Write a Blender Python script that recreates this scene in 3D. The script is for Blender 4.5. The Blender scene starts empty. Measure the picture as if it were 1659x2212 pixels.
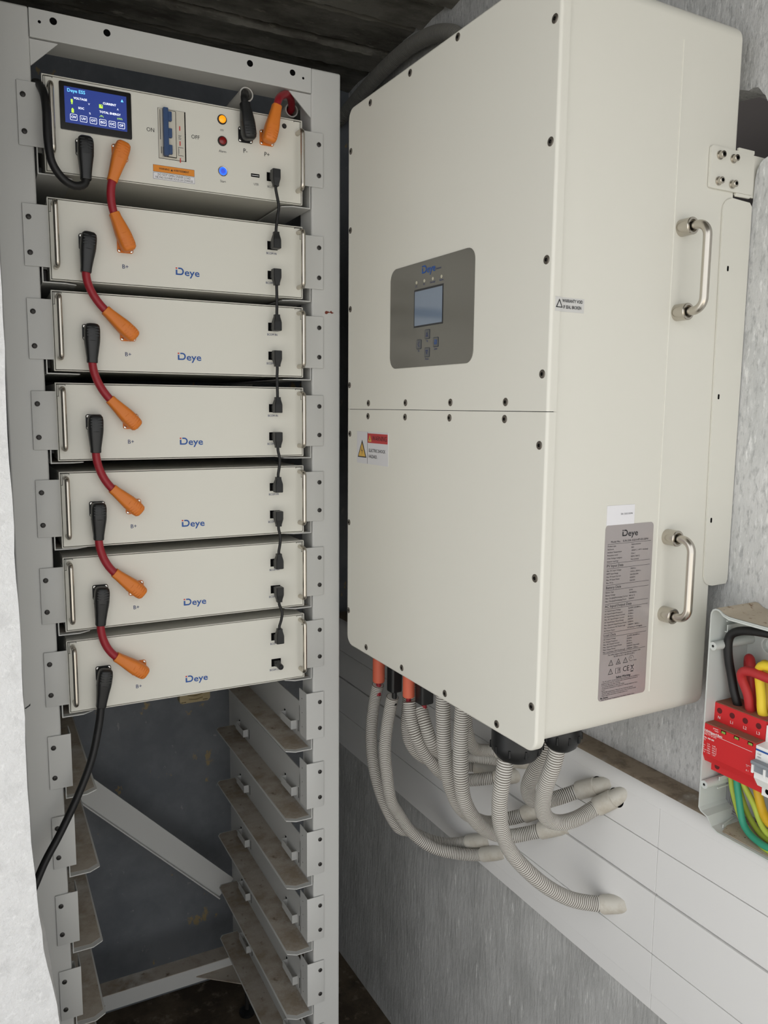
import bpy, bmesh, math, random
from mathutils import Vector, Matrix
from math import sin, cos, pi, radians
random.seed(7)
S = bpy.context.scene
C = S.collection

# ------------------------------------------------------------------ camera
CAM_POS = Vector((-0.12884, -1.43840, -0.00066))
yaw, pitch, roll = radians(27.39007), radians(7.45959), radians(0.51239)
fw0 = Vector((sin(yaw), cos(yaw), 0)); r0 = Vector((cos(yaw), -sin(yaw), 0)); up0 = Vector((0, 0, 1))
fw = fw0 * cos(pitch) - up0 * sin(pitch); up1 = up0 * cos(pitch) + fw0 * sin(pitch)
rt = r0 * cos(roll) + up1 * sin(roll); upv = up1 * cos(roll) - r0 * sin(roll)
cam = bpy.data.cameras.new('camera'); co = bpy.data.objects.new('camera', cam); C.objects.link(co)
m = Matrix.Identity(4)
for i in range(3):
    m[i][0] = rt[i]; m[i][1] = upv[i]; m[i][2] = -fw[i]; m[i][3] = CAM_POS[i]
co.matrix_world = m
cam.sensor_fit = 'VERTICAL'; cam.sensor_height = 36.0; cam.lens = 1721.83 / 2212 * 36.0
cam.clip_start = 0.02
S.camera = co

# ------------------------------------------------------------------ light
W = bpy.data.worlds.new('sky'); S.world = W; W.use_nodes = True
bg = W.node_tree.nodes['Background']
bg.inputs[0].default_value = (0.97, 0.985, 1.0, 1); bg.inputs[1].default_value = 0.85

def area_lamp(name, loc, target, sx, sy, power, col=(1, 1, 1)):
    l = bpy.data.lights.new(name, 'AREA'); l.shape = 'RECTANGLE'; l.size = sx; l.size_y = sy
    l.energy = power; l.color = col
    o = bpy.data.objects.new(name, l); C.objects.link(o); o.location = loc
    o.rotation_euler = (Vector(target) - Vector(loc)).to_track_quat('-Z', 'Y').to_euler()
    return o
# sun over the roof, lighting the added bounce paving outside the doorway
sl = bpy.data.lights.new('sun', 'SUN'); sl.energy = 6.0; sl.angle = radians(2); sl.color = (1.0, 0.97, 0.92)
so = bpy.data.objects.new('sun', sl); C.objects.link(so)
so.rotation_euler = Vector((-.45, -.45, -.77)).to_track_quat('-Z', 'Y').to_euler()
S.view_settings.view_transform = 'Standard'; S.view_settings.look = 'None'
S.view_settings.gamma = 1.0; S.view_settings.use_curve_mapping = False
S.view_settings.exposure = 0.85

# ------------------------------------------------------------------ materials
def lin(c):
    f = lambda u: u / 12.92 if u <= 0.04045 else ((u + 0.055) / 1.055) ** 2.4
    return tuple(f(x / 255.0) for x in c) + (1,)
def mat(name, rgb, rough=0.5, metal=0.0, bump=0.0, bscale=200.0, spots=None, stretch=None, emit=None, spec=0.5, coat=0.0, alpha=None):
    """rgb in sRGB 0-255; bump = noise relief; spots = list of (rgb, scale, lo, hi, stretch)"""
    M = bpy.data.materials.new(name); M.use_nodes = True
    nt = M.node_tree; N = nt.nodes; L = nt.links; b = N['Principled BSDF']
    b.inputs['Base Color'].default_value = lin(rgb); b.inputs['Roughness'].default_value = rough
    b.inputs['Metallic'].default_value = metal; b.inputs['Specular IOR Level'].default_value = spec
    b.inputs['Coat Weight'].default_value = coat
    if emit:
        b.inputs['Emission Color'].default_value = lin(emit[0]); b.inputs['Emission Strength'].default_value = emit[1]
    if bump or spots:
        tc = N.new('ShaderNodeTexCoord')
    def noise(scale, st, detail=6):
        mp = N.new('ShaderNodeMapping'); L.new(tc.outputs['Object'], mp.inputs[0])
        if st: mp.inputs['Scale'].default_value = st
        n = N.new('ShaderNodeTexNoise'); n.inputs['Scale'].default_value = scale; n.inputs['Detail'].default_value = detail
        n.inputs['Roughness'].default_value = 0.65
        L.new(mp.outputs[0], n.inputs['Vector']); return n
    if spots:
        prev = None
        for (c, sc, lo, hi, st) in spots:
            n = noise(sc, st)
            r = N.new('ShaderNodeMapRange'); r.inputs[1].default_value = lo; r.inputs[2].default_value = hi
            L.new(n.outputs[0], r.inputs[0])
            mx = N.new('ShaderNodeMix'); mx.data_type = 'RGBA'
            L.new(r.outputs[0], mx.inputs[0])
            if prev is None: mx.inputs[6].default_value = lin(rgb)
            else: L.new(prev, mx.inputs[6])
            mx.inputs[7].default_value = lin(c); prev = mx.outputs[2]
        L.new(prev, b.inputs['Base Color'])
    if bump:
        n = noise(bscale, stretch, 8)
        bp = N.new('ShaderNodeBump'); bp.inputs['Strength'].default_value = min(1.0, bump); bp.inputs['Distance'].default_value = 0.004 * max(1, bump)
        L.new(n.outputs[0], bp.inputs['Height']); L.new(bp.outputs[0], b.inputs['Normal'])
    return M
CREAM = mat('cream_powder_coat', (221, 219, 209), 0.42, bump=0.03, bscale=900)
CREAM2 = mat('cream_casing', (212, 210, 201), 0.45, bump=0.03, bscale=900)
RACK = mat('light_grey_powder_coat', (196, 196, 193), 0.45, bump=0.04, bscale=700)
DUSTY = mat('dusty_grey_metal', (172, 163, 151), 0.8, bump=0.25, bscale=160,
            spots=[((146, 133, 116), 12, 0.45, 0.62, None), ((192, 189, 183), 7, 0.52, 0.66, None), ((92, 75, 58), 34, 0.62, 0.72, None)])
STEEL = mat('brushed_steel', (196, 190, 180), 0.26, 1.0)
CHROME = mat('bright_screw_steel', (215, 213, 208), 0.2, 1.0)
GUN = mat('dark_bolt_steel', (58, 56, 54), 0.45, 0.5)
SCREWM = mat('dull_screw_steel', (112, 106, 98), 0.4, 0.7)
HOLE = mat('black_hole', (8, 8, 8), 0.9, spec=0.1)
BLACK = mat('black_plastic', (22, 23, 24), 0.42)
BLACKR = mat('black_rubber', (18, 18, 19), 0.5)
ORANGE = mat('orange_plastic', (218, 122, 38), 0.5)
CORAL = mat('coral_plastic', (226, 112, 84), 0.55)
RED = mat('red_cable', (150, 26, 40), 0.45)
REDW = mat('red_wire', (180, 44, 46), 0.55)
CONDUIT = mat('grey_conduit', (200, 197, 190), 0.5, bump=0.02, bscale=300)
GROOVE = mat('shaded_conduit_groove', (112, 104, 94), 0.7)  # groove dirt, with shade between the ridges darkened into the colour
COUP = mat('coupling_grey', (202, 198, 188), 0.5, spots=[((182, 174, 160), 16, 0.5, 0.68, None)])
NAVY = mat('navy_print', (26, 44, 100), 0.6)
INK = mat('black_print', (30, 30, 34), 0.6)
GREYINK = mat('grey_print', (96, 96, 100), 0.6)
LOGOB = mat('blue_print', (28, 82, 158), 0.55)
REDP = mat('red_print', (206, 52, 50), 0.6)
WHITEP = mat('white_print', (244, 238, 236), 0.6)
WHITE = mat('white_plastic', (240, 240, 238), 0.45)
STICK = mat('white_sticker', (232, 231, 234), 0.5)
CLEAR = mat('pale_foil_sticker', (206, 205, 202), 0.35)
FOIL = mat('silver_foil', (178, 171, 170), 0.3, 0.35)
GREYP = mat('display_grey', (106, 104, 97), 0.22, spec=0.6)
GLASS = mat('display_glass', (116, 130, 148), 0.08, spec=0.8)
GLASSF = mat('display_black_frame', (30, 33, 40), 0.3)
BTN = mat('button_grey', (92, 93, 93), 0.4)
BTNE = mat('button_edge', (54, 58, 68), 0.5)
STICKD = mat('dull_white_sticker', (212, 211, 213), 0.5)
REDD = mat('dull_red_print', (182, 56, 58), 0.6)
LEDOFF = mat('led_off', (190, 185, 165), 0.3)
AMBER = mat('amber_lamp', (240, 160, 30), 0.3, emit=((255, 150, 14), 0.42))
REDL = mat('red_lamp', (130, 20, 22), 0.25)
BLUEL = mat('blue_lamp_ring', (40, 120, 240), 0.3, emit=((36, 90, 255), 0.5))
BLUELC = mat('blue_lamp_centre', (60, 90, 220), 0.35, emit=((50, 90, 240), 0.2))
LCD = mat('lcd_blue', (16, 26, 76), 0.3, emit=((40, 62, 140), 0.42))
LCDW = mat('lcd_white', (240, 244, 255), 0.4, emit=((240, 244, 255), 0.5))
LCDC = mat('lcd_cyan', (110, 200, 250), 0.4, emit=((110, 200, 250), 0.5))
LCDG = mat('lcd_green', (180, 230, 60), 0.4, emit=((185, 232, 70), 0.5))
BEZEL = mat('gloss_black', (14, 13, 12), 0.18)
BRKBLUE = mat('breaker_blue', (42, 70, 112), 0.45)
BRKFACE = mat('breaker_cream', (204, 199, 186), 0.5)
WARN = mat('warning_orange', (226, 140, 40), 0.55)
YELLOWS = mat('warning_yellow', (214, 172, 78), 0.55)
SPDRED = mat('device_red', (206, 36, 40), 0.5)
DUSTRED = mat('dusty_red', (136, 92, 72), 0.85, spots=[((170, 66, 58), 60, 0.5, 0.62, None)])
ENC = mat('enclosure_grey', (202, 206, 202), 0.5)
ENCD = mat('enclosure_dusty', (176, 164, 146), 0.85, bump=0.2, bscale=300, spots=[((120, 98, 74), 70, 0.58, 0.66, None), ((70, 56, 44), 150, 0.66, 0.70, None)])
GREENW = mat('window_green', (140, 176, 80), 0.4)
YELW = mat('yellow_wire', (236, 206, 52), 0.5)
YELD = mat('ochre_wire', (212, 170, 30), 0.5)
GYW = mat('yellow_green_wire', (176, 194, 72), 0.5)
GRNW = mat('green_wire', (52, 152, 122), 0.5)
GRYW = mat('grey_thin_wire', (130, 130, 132), 0.5)
BRKGREY = mat('lever_grey', (136, 142, 148), 0.5)
BRASS = mat('rusty_screw', (120, 78, 50), 0.6, 0.4)
BEIGE = mat('beige_plastic', (196, 178, 136), 0.55)
PLASTER = mat('white_plaster', (214, 214, 213), 0.9, bump=0.8, bscale=60, stretch=(1, 1.5, 0.6),
              spots=[((200, 201, 200), 9, 0.42, 0.66, (1, 1.4, 0.7)), ((174, 175, 175), 80, 0.52, 0.66, (1, 1.6, 0.6)), ((238, 238, 237), 90, 0.56, 0.7, (1, 1.8, 0.5))])
PLASTERG = mat('grey_plaster', (190, 190, 188), 0.9, bump=1.0, bscale=44, stretch=(1, 2.0, 0.45),
               spots=[((172, 172, 170), 10, 0.42, 0.62, (1, 1.3, 0.7)), ((222, 222, 219), 50, 0.60, 0.68, (1, 2.4, 0.35))])  # pale flecks paint in the light caught by plaster ridges
PLASTERW = mat('bright_white_plaster', (226, 226, 226), 0.9, bump=1.0, bscale=75, spots=[((216, 216, 216), 30, 0.5, 0.62, None), ((236, 236, 236), 90, 0.55, 0.66, None)])
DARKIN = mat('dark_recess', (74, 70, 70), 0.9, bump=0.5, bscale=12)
BACKW = mat('blue_grey_wall_paint', (122, 125, 129), 0.75, bump=0.25, bscale=26,
            spots=[((104, 108, 113), 5, 0.4, 0.62, None), ((158, 140, 104), 14, 0.640, 0.675, (1, 1, 0.6)), ((142, 143, 143), 40, 0.655, 0.70, (1, 1, .6))])
FLOORM = mat('dirty_concrete', (92, 80, 64), 0.92, bump=0.8, bscale=20,
             spots=[((60, 50, 38), 6, 0.42, 0.6, None), ((124, 112, 96), 22, 0.56, 0.70, None)])
GROUNDM = mat('pale_bounce_paving', (190, 186, 178), 0.9, bump=0.2, bscale=20)
CEILM = mat('rough_dark_concrete', (134, 131, 122), 0.95, bump=0.6, bscale=30, stretch=(0.7, 1.2, 1),
            spots=[((84, 80, 72), 7, 0.42, 0.62, (0.5, 1.4, 1)), ((158, 154, 142), 30, 0.6, 0.72, (0.5, 2, 1))])
PVC = mat('white_cladding', (232, 231, 229), 0.32, bump=0.02, bscale=40)
DUSTP = mat('dusty_cladding_top', (150, 136, 118), 0.9, bump=0.2, bscale=120, spots=[((112, 98, 82), 24, 0.48, 0.64, None), ((190, 182, 170), 12, 0.55, 0.7, None)])
RUST = mat('rust_mark', (110, 48, 34), 0.8)

# ------------------------------------------------------------------ mesh builder
BASE = {}
def rrect(x0, z0, x1, z1, r, n=5):
    pts = []
    for cx, cz, a0 in ((x1 - r, z1 - r, 0), (x0 + r, z1 - r, 90), (x0 + r, z0 + r, 180), (x1 - r, z0 + r, 270)):
        for k in range(n + 1):
            a = radians(a0 + 90 * k / n); pts.append((cx + r * cos(a), cz + r * sin(a)))
    return pts
def catmull(P, step):
    P = [Vector(p) for p in P]; out = []
    Q = [P[0] * 2 - P[1]] + P + [P[-1] * 2 - P[-2]]
    for i in range(1, len(Q) - 2):
        a, b, c, d = Q[i - 1], Q[i], Q[i + 1], Q[i + 2]
        n = max(2, int((c - b).length / step))
        for k in range(n):
            t = k / n
            out.append(0.5 * ((2 * b) + (c - a) * t + (2 * a - 5 * b + 4 * c - d) * t * t + (3 * b - a - 3 * c + d) * t ** 3))
    out.append(P[-1]); return out
def smooth_pts(P, it):
    P = [Vector(p) for p in P]
    for _ in range(it):
        P = [P[0]] + [(P[i - 1] + 2 * P[i] + P[i + 1]) / 4 for i in range(1, len(P) - 1)] + [P[-1]]
    return P
def resample(P, d):
    out = [P[0].copy()]; acc = 0.0
    for a, b in zip(P, P[1:]):
        L = (b - a).length; pos = d - acc
        while pos <= L:
            out.append(a.lerp(b, pos / L)); pos += d
        acc = (acc + L) % d if L + acc >= d else acc + L
    return out
class MB:
    def __init__(s): s.bm = bmesh.new(); s.mats = []
    def mi(s, m):
        if m not in s.mats: s.mats.append(m)
        return s.mats.index(m)
    def faces(s, vs, fs, m):
        k = s.mi(m); v = [s.bm.verts.new(p) for p in vs]; out = []
        for f in fs:
            try:
                q = s.bm.faces.new([v[i] for i in f]); q.material_index = k; out.append(q)
            except ValueError: pass
        return v, out
    def box(s, a, b, m, bev=0.0, seg=2):
        x0, y0, z0 = [min(a[i], b[i]) for i in range(3)]; x1, y1, z1 = [max(a[i], b[i]) for i in range(3)]
        v, f = s.faces([(x0, y0, z0), (x1, y0, z0), (x1, y1, z0), (x0, y1, z0), (x0, y0, z1), (x1, y0, z1), (x1, y1, z1), (x0, y1, z1)],
                [(0, 3, 2, 1), (4, 5, 6, 7), (0, 1, 5, 4), (1, 2, 6, 5), (2, 3, 7, 6), (3, 0, 4, 7)], m)
        if bev: s.bevel(list({e for q in f for e in q.edges}), bev, seg)
        return s
    def bevel(s, edges, w, seg=2):
        bmesh.ops.bevel(s.bm, geom=edges, offset=w, segments=seg, affect='EDGES', profile=0.5, clamp_overlap=True)
    def prism(s, poly, fn, d0, d1, m, bev=0.0, keep=None, seg=2):
        n = len(poly)
        v, f = s.faces([fn(p, d0) for p in poly] + [fn(p, d1) for p in poly],
                [tuple(range(n)), tuple(range(2 * n - 1, n - 1, -1))] + [(i, i + n, (i + 1) % n + n, (i + 1) % n) for i in range(n)], m)
        if bev:
            es = [e for e in f[0].edges if keep is None or keep(e)]
            s.bevel(es, bev, seg)
        return s
    def rings(s, R, m, cap0=True, cap1=True, close=False, matf=None):
        n = len(R[0]); k = s.mi(m); V = [[s.bm.verts.new(p) for p in r] for r in R]
        for i in range(len(R) - 1):
            kk = s.mi(matf(i)) if matf else k
            for j in range(n):
                q = s.bm.faces.new((V[i][j], V[i][(j + 1) % n], V[i + 1][(j + 1) % n], V[i + 1][j])); q.material_index = kk
        if cap0: s.bm.faces.new(V[0][::-1]).material_index = k
        if cap1: s.bm.faces.new(V[-1]).material_index = k
        return s
    def tube(s, P, r, m, seg=12, cap0=True, cap1=True, matf=None):
        P = [Vector(p) for p in P]; rr = r if isinstance(r, (list, tuple)) else [r] * len(P)
        R = []; nrm = None
        for i, p in enumerate(P):
            t = (P[min(i + 1, len(P) - 1)] - P[max(i - 1, 0)])
            if t.length < 1e-9: t = Vector((0, 0, 1))
            t.normalize()
            if nrm is None:
                nrm = t.orthogonal().normalized()
            else:
                nrm = (nrm - t * nrm.dot(t)); nrm.normalize()
            bn = t.cross(nrm)
            R.append([p + (nrm * cos(2 * pi * k / seg) + bn * sin(2 * pi * k / seg)) * rr[i] for k in range(seg)])
        return s.rings(R, m, cap0, cap1, matf=matf)
    def cyl(s, p0, p1, r0, m, r1=None, seg=20, cap0=True, cap1=True):
        p0, p1 = Vector(p0), Vector(p1); d = (p1 - p0)
        return s.tube([p0, p1], [r0, r0 if r1 is None else r1], m, seg, cap0, cap1)
    def lathe(s, p, axis, prof, m, seg=20, matf=None):
        """prof: (distance along axis, radius)"""
        p = Vector(p); a = Vector(axis).normalized(); n = a.orthogonal().normalized(); b = a.cross(n)
        R = [[p + a * d + (n * cos(2 * pi * k / seg) + b * sin(2 * pi * k / seg)) * max(r, 1e-5) for k in range(seg)] for d, r in prof]
        return s.rings(R, m, True, True, matf=matf)
    def addmesh(s, me, M, m):
        k = s.mi(m); vs = [s.bm.verts.new(M @ v.co) for v in me.vertices]
        for p in me.polygons:
            try: s.bm.faces.new([vs[i] for i in p.vertices]).material_index = k
            except ValueError: pass
        return s
    def build(s, name, parent=None, smooth=35, off=None, link=True):
        bmesh.ops.remove_doubles(s.bm, verts=s.bm.verts, dist=1e-6)
        bmesh.ops.recalc_face_normals(s.bm, faces=s.bm.faces)
        o = off if off is not None else (BASE.get(parent.name) if parent else None)
        if o is not None:
            bmesh.ops.translate(s.bm, verts=s.bm.verts, vec=-Vector(o))
        me = bpy.data.meshes.new(name); s.bm.to_mesh(me); s.bm.free()
        for m in s.mats: me.materials.append(m)
        if smooth:
            me.polygons.foreach_set('use_smooth', [True] * len(me.polygons)); me.set_sharp_from_angle(angle=radians(smooth))
        ob = bpy.data.objects.new(name, me); C.objects.link(ob)
        if smooth and len(me.polygons) < 3000:
            wn = ob.modifiers.new('weighted_normal', 'WEIGHTED_NORMAL'); wn.keep_sharp = True
        if parent is not None: ob.parent = parent; BASE[ob.name] = o
        return ob

FR_O = Vector((0.5378, -0.6102, 0.0)); FR_A = 0.022754          # frame of the right wall: x into the wall, y along it, z up
FR_M = Matrix.Translation(FR_O) @ Matrix.Rotation(FR_A, 4, 'Z')
def tag(o, label, cat, group=None):
    o['label'] = label; o['category'] = cat
    if group: o['group'] = group
    return o
def thing(name, label, cat, base=(0, 0, 0), group=None, wall=False):
    o = bpy.data.objects.new(name, None); C.objects.link(o); o.empty_display_size = 0.05
    tag(o, label, cat, group)
    if wall: o.location = FR_M @ Vector(base); o.rotation_euler = (0, 0, FR_A)
    else: o.location = base
    BASE[o.name] = Vector(base); return o
def struct(o, wall=False):
    o['kind'] = 'structure'
    if wall: o.location = FR_O; o.rotation_euler = (0, 0, FR_A)
    return o
def dup(o, parent=None):
    c = o.copy(); C.objects.link(c); c.parent = parent
    BASE[c.name] = BASE.get(o.name)
    for ch in list(o.children): dup(ch, c)
    return c

TXT = {}
def textmesh(t, size, align='CENTER', bold=0.0, sx=1.0):
    k = (t, size, align, bold, sx)
    if k not in TXT:
        cu = bpy.data.curves.new('lettering', 'FONT'); cu.body = t; cu.size = size; cu.align_x = align; cu.align_y = 'CENTER'
        cu.offset = bold; cu.space_line = 1.0; cu.resolution_u = 2
        o = bpy.data.objects.new('lettering', cu); C.objects.link(o)
        bpy.context.view_layer.update()
        me = bpy.data.meshes.new_from_object(o.evaluated_get(bpy.context.evaluated_depsgraph_get()))
        if sx != 1.0:
            for v in me.vertices: v.co.x *= sx
        bpy.data.objects.remove(o); TXT[k] = me
    return TXT[k]
RFRONT = Matrix.Rotation(pi / 2, 4, 'X')                                    # text on a face looking along -y
RSIDE = Matrix.Rotation(-pi / 2, 4, 'Z') @ Matrix.Rotation(pi / 2, 4, 'X')  # text on a face looking along -x
def put_text(mb, t, pos, size, m, rot=RFRONT, align='CENTER', bold=0.0, sx=1.0):
    mb.addmesh(textmesh(t, size, align, bold, sx), Matrix.Translation(pos) @ rot, m)
def logo_into(mb, pos, w, mD, mDot, rot=RFRONT):
    """the maker's word mark: an i-and-D ligature with a dot, then eye"""
    u = w / 3.3
    M = Matrix.Translation(pos) @ rot
    def poly(pts, m): mb.faces([M @ Vector((x * u, y * u, 0)) for x, y in pts], [tuple(range(len(pts)))], m)
    poly([(-1.65, .32), (-1.43, .32), (-1.43, .5), (-1.65, .5)], mDot)
    poly([(-1.65, -.5), (-1.43, -.5), (-1.43, .2), (-1.65, .2)], mD)
    n = 14; out = []; inn = []
    for k in range(n + 1):
        a = pi / 2 - pi * k / n
        out.append((-1.0 + .48 * cos(a), .5 * sin(a))); inn.append((-1.0 + .28 * cos(a), .31 * sin(a)))
    out = [(-1.30, .5)] + out + [(-1.43, -.5)]; inn = [(-1.30, .31)] + inn + [(-1.43, -.31)]
    for i in range(len(out) - 1): poly([out[i], out[i + 1], inn[i + 1], inn[i]], mD)
    mb.addmesh(textmesh('eye', 1.34 * u, 'LEFT', 0.018 * u, 1.16), M @ Matrix.Translation((-.46 * u, -.13 * u, 0)), mD)

XZ = lambda p, d: (p[0], d, p[1])
YZ = lambda p, d: (d, p[0], p[1])
XY = lambda p, d: (p[0], p[1], d)

# ------------------------------------------------------------------ room shell
FLOOR = -1.72; CEIL = 0.905
b = MB(); b.box((-1.2, -1.0, FLOOR - .1), (1.3, .95, FLOOR), FLOORM); struct(b.build('floor'))
b = MB(); b.box((-5.0, -7.0, FLOOR - .12), (5.0, -1.0, FLOOR - .005), GROUNDM); struct(b.build('bounce_ground_outside'))  # unseen pale paving, added to bounce light up into the room
b = MB(); b.box((-0.6, .755, FLOOR), (1.2, .93, CEIL + .1), BACKW); struct(b.build('wall_back'))
# ceiling of rough boarded concrete: each board strip its own piece
ce = bpy.data.objects.new('ceiling', None); C.objects.link(ce); struct(ce); ce.location = (0, 0, CEIL); BASE[ce.name] = Vector((0, 0, CEIL))
yb = [-1.72, -1.58, -1.44, -1.30, -1.15, -.98, -.83, -.69, -.55, -.41, -.28, -.15, -.02, .11, .24, .372, .512, .622, .77]
for i in range(len(yb) - 1):
    b = MB(); n = 150; y0, y1 = yb[i] + .006, yb[i + 1] - .006; zz = CEIL + random.uniform(-.008, .012)
    R = []
    for k in range(n + 1):
        x = -1.0 + 2.1 * k / n; j = lambda s: random.uniform(-s, s)
        wv = .0035 * sin(x * 9 + i * 2.1) + .002 * sin(x * 31 + i); e0, e1 = y0 + wv + j(.0025), y1 + wv + j(.0025)
        R.append([(x, e0, CEIL + .06), (x, e0, zz + .008 + j(.003)), (x, y0 + .010 + j(.002), zz + j(.0012)), (x, (y0 + y1) / 2, zz + j(.001)),
                  (x, y1 - .012 + j(.002), zz - .008 + j(.0015)), (x, e1, zz + j(.005)), (x, e1, CEIL + .06)])
    b.rings(R, CEILM); b.build('ceiling_board', ce, 28)
b = MB(); b.box((-1.0, -1.72, CEIL + .035), (1.1, .82, CEIL + .16), CEILM); b.build('ceiling_slab', ce, 0)

# left wall: the rough white return close to the camera, and the dark side wall behind it
edge = [(.92, -.088), (.5, -.087), (.18, -.0845), (.07, -.0842), (-.076, -.0858), (-.16, -.0852), (-.229, -.0846), (-.388, -.0838), (-.52, -.0836),
        (-.6, -.0822), (-.656, -.081), (-.71, -.0778), (-.763, -.0739), (-.82, -.066), (-.886, -.0576), (-1.1, -.04), (FLOOR, -.02)]
b = MB(); pts = []
for (z0, x0), (z1, x1) in zip(edge, edge[1:]):
    n = max(2, int((z0 - z1) / .03))
    for k in range(n): pts.append((x0 + (x1 - x0) * k / n + random.uniform(-.0012, .0012), z0 + (z1 - z0) * k / n))
pts.append((edge[-1][1], FLOOR))
poly = [(-1.0, FLOOR), (-1.0, .92)] + pts
b.prism(poly, XZ, -.30, -.14, PLASTERW, bev=.006, seg=3, keep=lambda e: all(v.co.x > -.5 and v.co.z > FLOOR + .001 and v.co.z < .91 for v in e.verts))
b.box((-.30, -.15, FLOOR), (-.14, .77, .92), BACKW)
struct(b.build('wall_left', smooth=60))

# right wall with its broken-out opening above the inverter's bracket (frame: x into wall, y along, z up)
hole = [(.22, .50), (.05, .476), (.0303, .4692), (.0214, .4653), (.0142, .467), (.0056, .4652), (.001, .460), (-.0036, .4533), (-.0075, .450), (-.0117, .4408), (-.022, .437),
        (-.05, .43), (-.12, .425), (-.2, .40), (-.19, .372), (-.12, .370), (-.06, .369), (-.03, .3665), (-.0179, .363), (-.0110, .3605), (-.0065, .3568), (-.002, .348), (.0003, .336), (.0016, .3054), (.004, .29), (.03, .27), (.22, .26)]
from mathutils.geometry import tessellate_polygon
outer = [(-1.7, -.70), (1.5, -.70), (1.5, .93), (-1.7, .93)]
b = MB(); k = b.mi(PLASTER)
allp = outer + hole; tri = tessellate_polygon([[Vector((p[0], p[1], 0)) for p in outer], [Vector((p[0], p[1], 0)) for p in hole]])
V = [b.bm.verts.new((.375, p[0], p[1])) for p in allp]
for t in tri: b.bm.faces.new([V[i] for i in t]).material_index = k
n0 = len(outer)
V2 = [b.bm.verts.new((.44, p[0] * 1.0, p[1] + .004 * sin(9 * i))) for i, p in enumerate(hole)]
for i in range(len(hole)):
    j = (i + 1) % len(hole)
    b.bm.faces.new((V[n0 + i], V[n0 + j], V2[j], V2[i])).material_index = k
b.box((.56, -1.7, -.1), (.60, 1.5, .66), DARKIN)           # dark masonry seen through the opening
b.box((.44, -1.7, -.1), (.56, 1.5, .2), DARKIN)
b.box((.322, -1.7, FLOOR - .02), (.46, 1.5, -.97), PLASTERG)       # lower wall
b.box((.38, -1.7, -.97), (.46, 1.5, -.69), PLASTERG)
struct(b.build('wall_right', smooth=30), True)

# white plastic cladding over the ledge, plank by plank, with a faint upright joint
cl = thing('cladding_boxing', 'white plastic plank cladding running along the wall under the inverter, dusty on top', 'panel', (.35, .3, -.82), wall=True)
bands = [(-.652, -.722), (-.7225, -.8015), (-.802, -.806), (-.8065, -.9125), (-.913, -.985), (-.9855, -1.018)]
prof = {2: .0035, 5: .004}
for i, (z1, z0) in enumerate(bands):
    d = prof.get(i, 0)
    for (u0, u1) in ((-1.6, .0545), (.0549, 1.42)):
        b = MB(); b.box((.313 + d, u0, z0 + .0004), (.3215, u1, z1 - .0004), PVC, .0012, 2); b.build('plank', cl)
b = MB(); R = []
for u in (-1.6, 1.42):
    ring = [(.313, u, -.6525)]
    for a in range(0, 91, 15):
        A = radians(a); ring.append((.313 + .02 * (1 - cos(A)), u, -.6525 + .026 * sin(A)))
    ring += [(.374, u, -.6265), (.374, u, -.652)]
    R.append(ring)
b.rings(R, DUSTP, matf=None)
ob = b.build('top_ledge', cl, 40)
ob.data.materials.append(PVC)
for p in ob.data.polygons:
    if p.center.x + .35 < .3227: p.material_index = 1
b = MB(); b.box((.3215, -1.6, -.96), (.374, 1.42, -.66), PVC); b.build('backing', cl)

# ------------------------------------------------------------------ rack
X0, X1 = -.0145, .459; PW = .0597; RT = .6145; RB = -1.556
rack = thing('battery_rack', 'tall light grey steel rack holding the battery modules, lower shelves empty', 'rack', (.222, .3, FLOOR))
def post(x0, x1, y0, y1):
    b = MB(); b.box((x0, y0, RB), (x1, y1, RT), RACK, .004, 3); return b.build('post', rack)
for (a, c) in ((X0 - PW, X0), (X1, X1 + PW)):
    post(a, c, .0015, .06); post(a, c, .546, .606)
    b = MB(); b.cyl(((a + c) / 2, .576, RB), ((a + c) / 2, .576, FLOOR + .012), .006, GUN); b.lathe(((a + c) / 2, .576, FLOOR), (0, 0, 1), [(0, .022), (.009, .022), (.014, .01)], BLACK); b.build('levelling_foot', rack)
    b = MB(); b.cyl(((a + c) / 2, .03, RB), ((a + c) / 2, .03, FLOOR + .012), .006, GUN); b.lathe(((a + c) / 2, .03, FLOOR), (0, 0, 1), [(0, .022), (.009, .022), (.014, .01)], BLACK); b.build('levelling_foot', rack)
    b = MB(); b.box((a + .006, .06, RT - .05), (c - .006, .546, RT - .004), RACK, .002); b.build('side_beam', rack)
    b = MB(); b.box((a + .006, .06, -1.56), (c - .006, .546, -1.51), RACK, .002); b.build('side_beam', rack)
b = MB(); b.box((X0, .0, .5695), (X1, .003, .6125), RACK, .001); b.box((X0, .001, .5695), (X1, .058, .5725), RACK, .0008); bm_ = b.build('top_beam', rack)
def disc_part(name, x, y, z, r, m, parent, d=.0006):
    b = MB(); b.lathe((x, y, z), (0, -1, 0), [(0, r), (d, r * .92)], m, 18); return b.build(name, parent)
for (x, z, r) in ((.0008, .5937, .0024), (.0212, .5988, .0056), (.1021, .5985, .0056), (.3427, .5982, .0056), (.4224, .5979, .0054), (.443, .5922, .0022)):
    disc_part('bolt_hole', x, 0, z, r, HOLE, bm_, .0004)
b = MB(); b.prism([(X0, .568), (.0275, .568), (X0, .5278)], XZ, .004, .0065, RACK); b.build('corner_gusset', rack)
b = MB(); b.prism([(X1, .568), (.4165, .568), (X1, .5278)], XZ, .004, .0065, RACK); b.build('corner_gusset', rack)
b = MB(); b.box((X0, .548, .56), (X1, .60, .61), RACK, .002); b.build('rear_beam', rack)
b = MB(); b.box((X0, .55, -1.556), (X1, .603, -1.512), RACK, .002); b.box((X0, .5505, -1.5118), (X1, .6025, -1.5105), DUSTY); b.build('rear_beam', rack)
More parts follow.
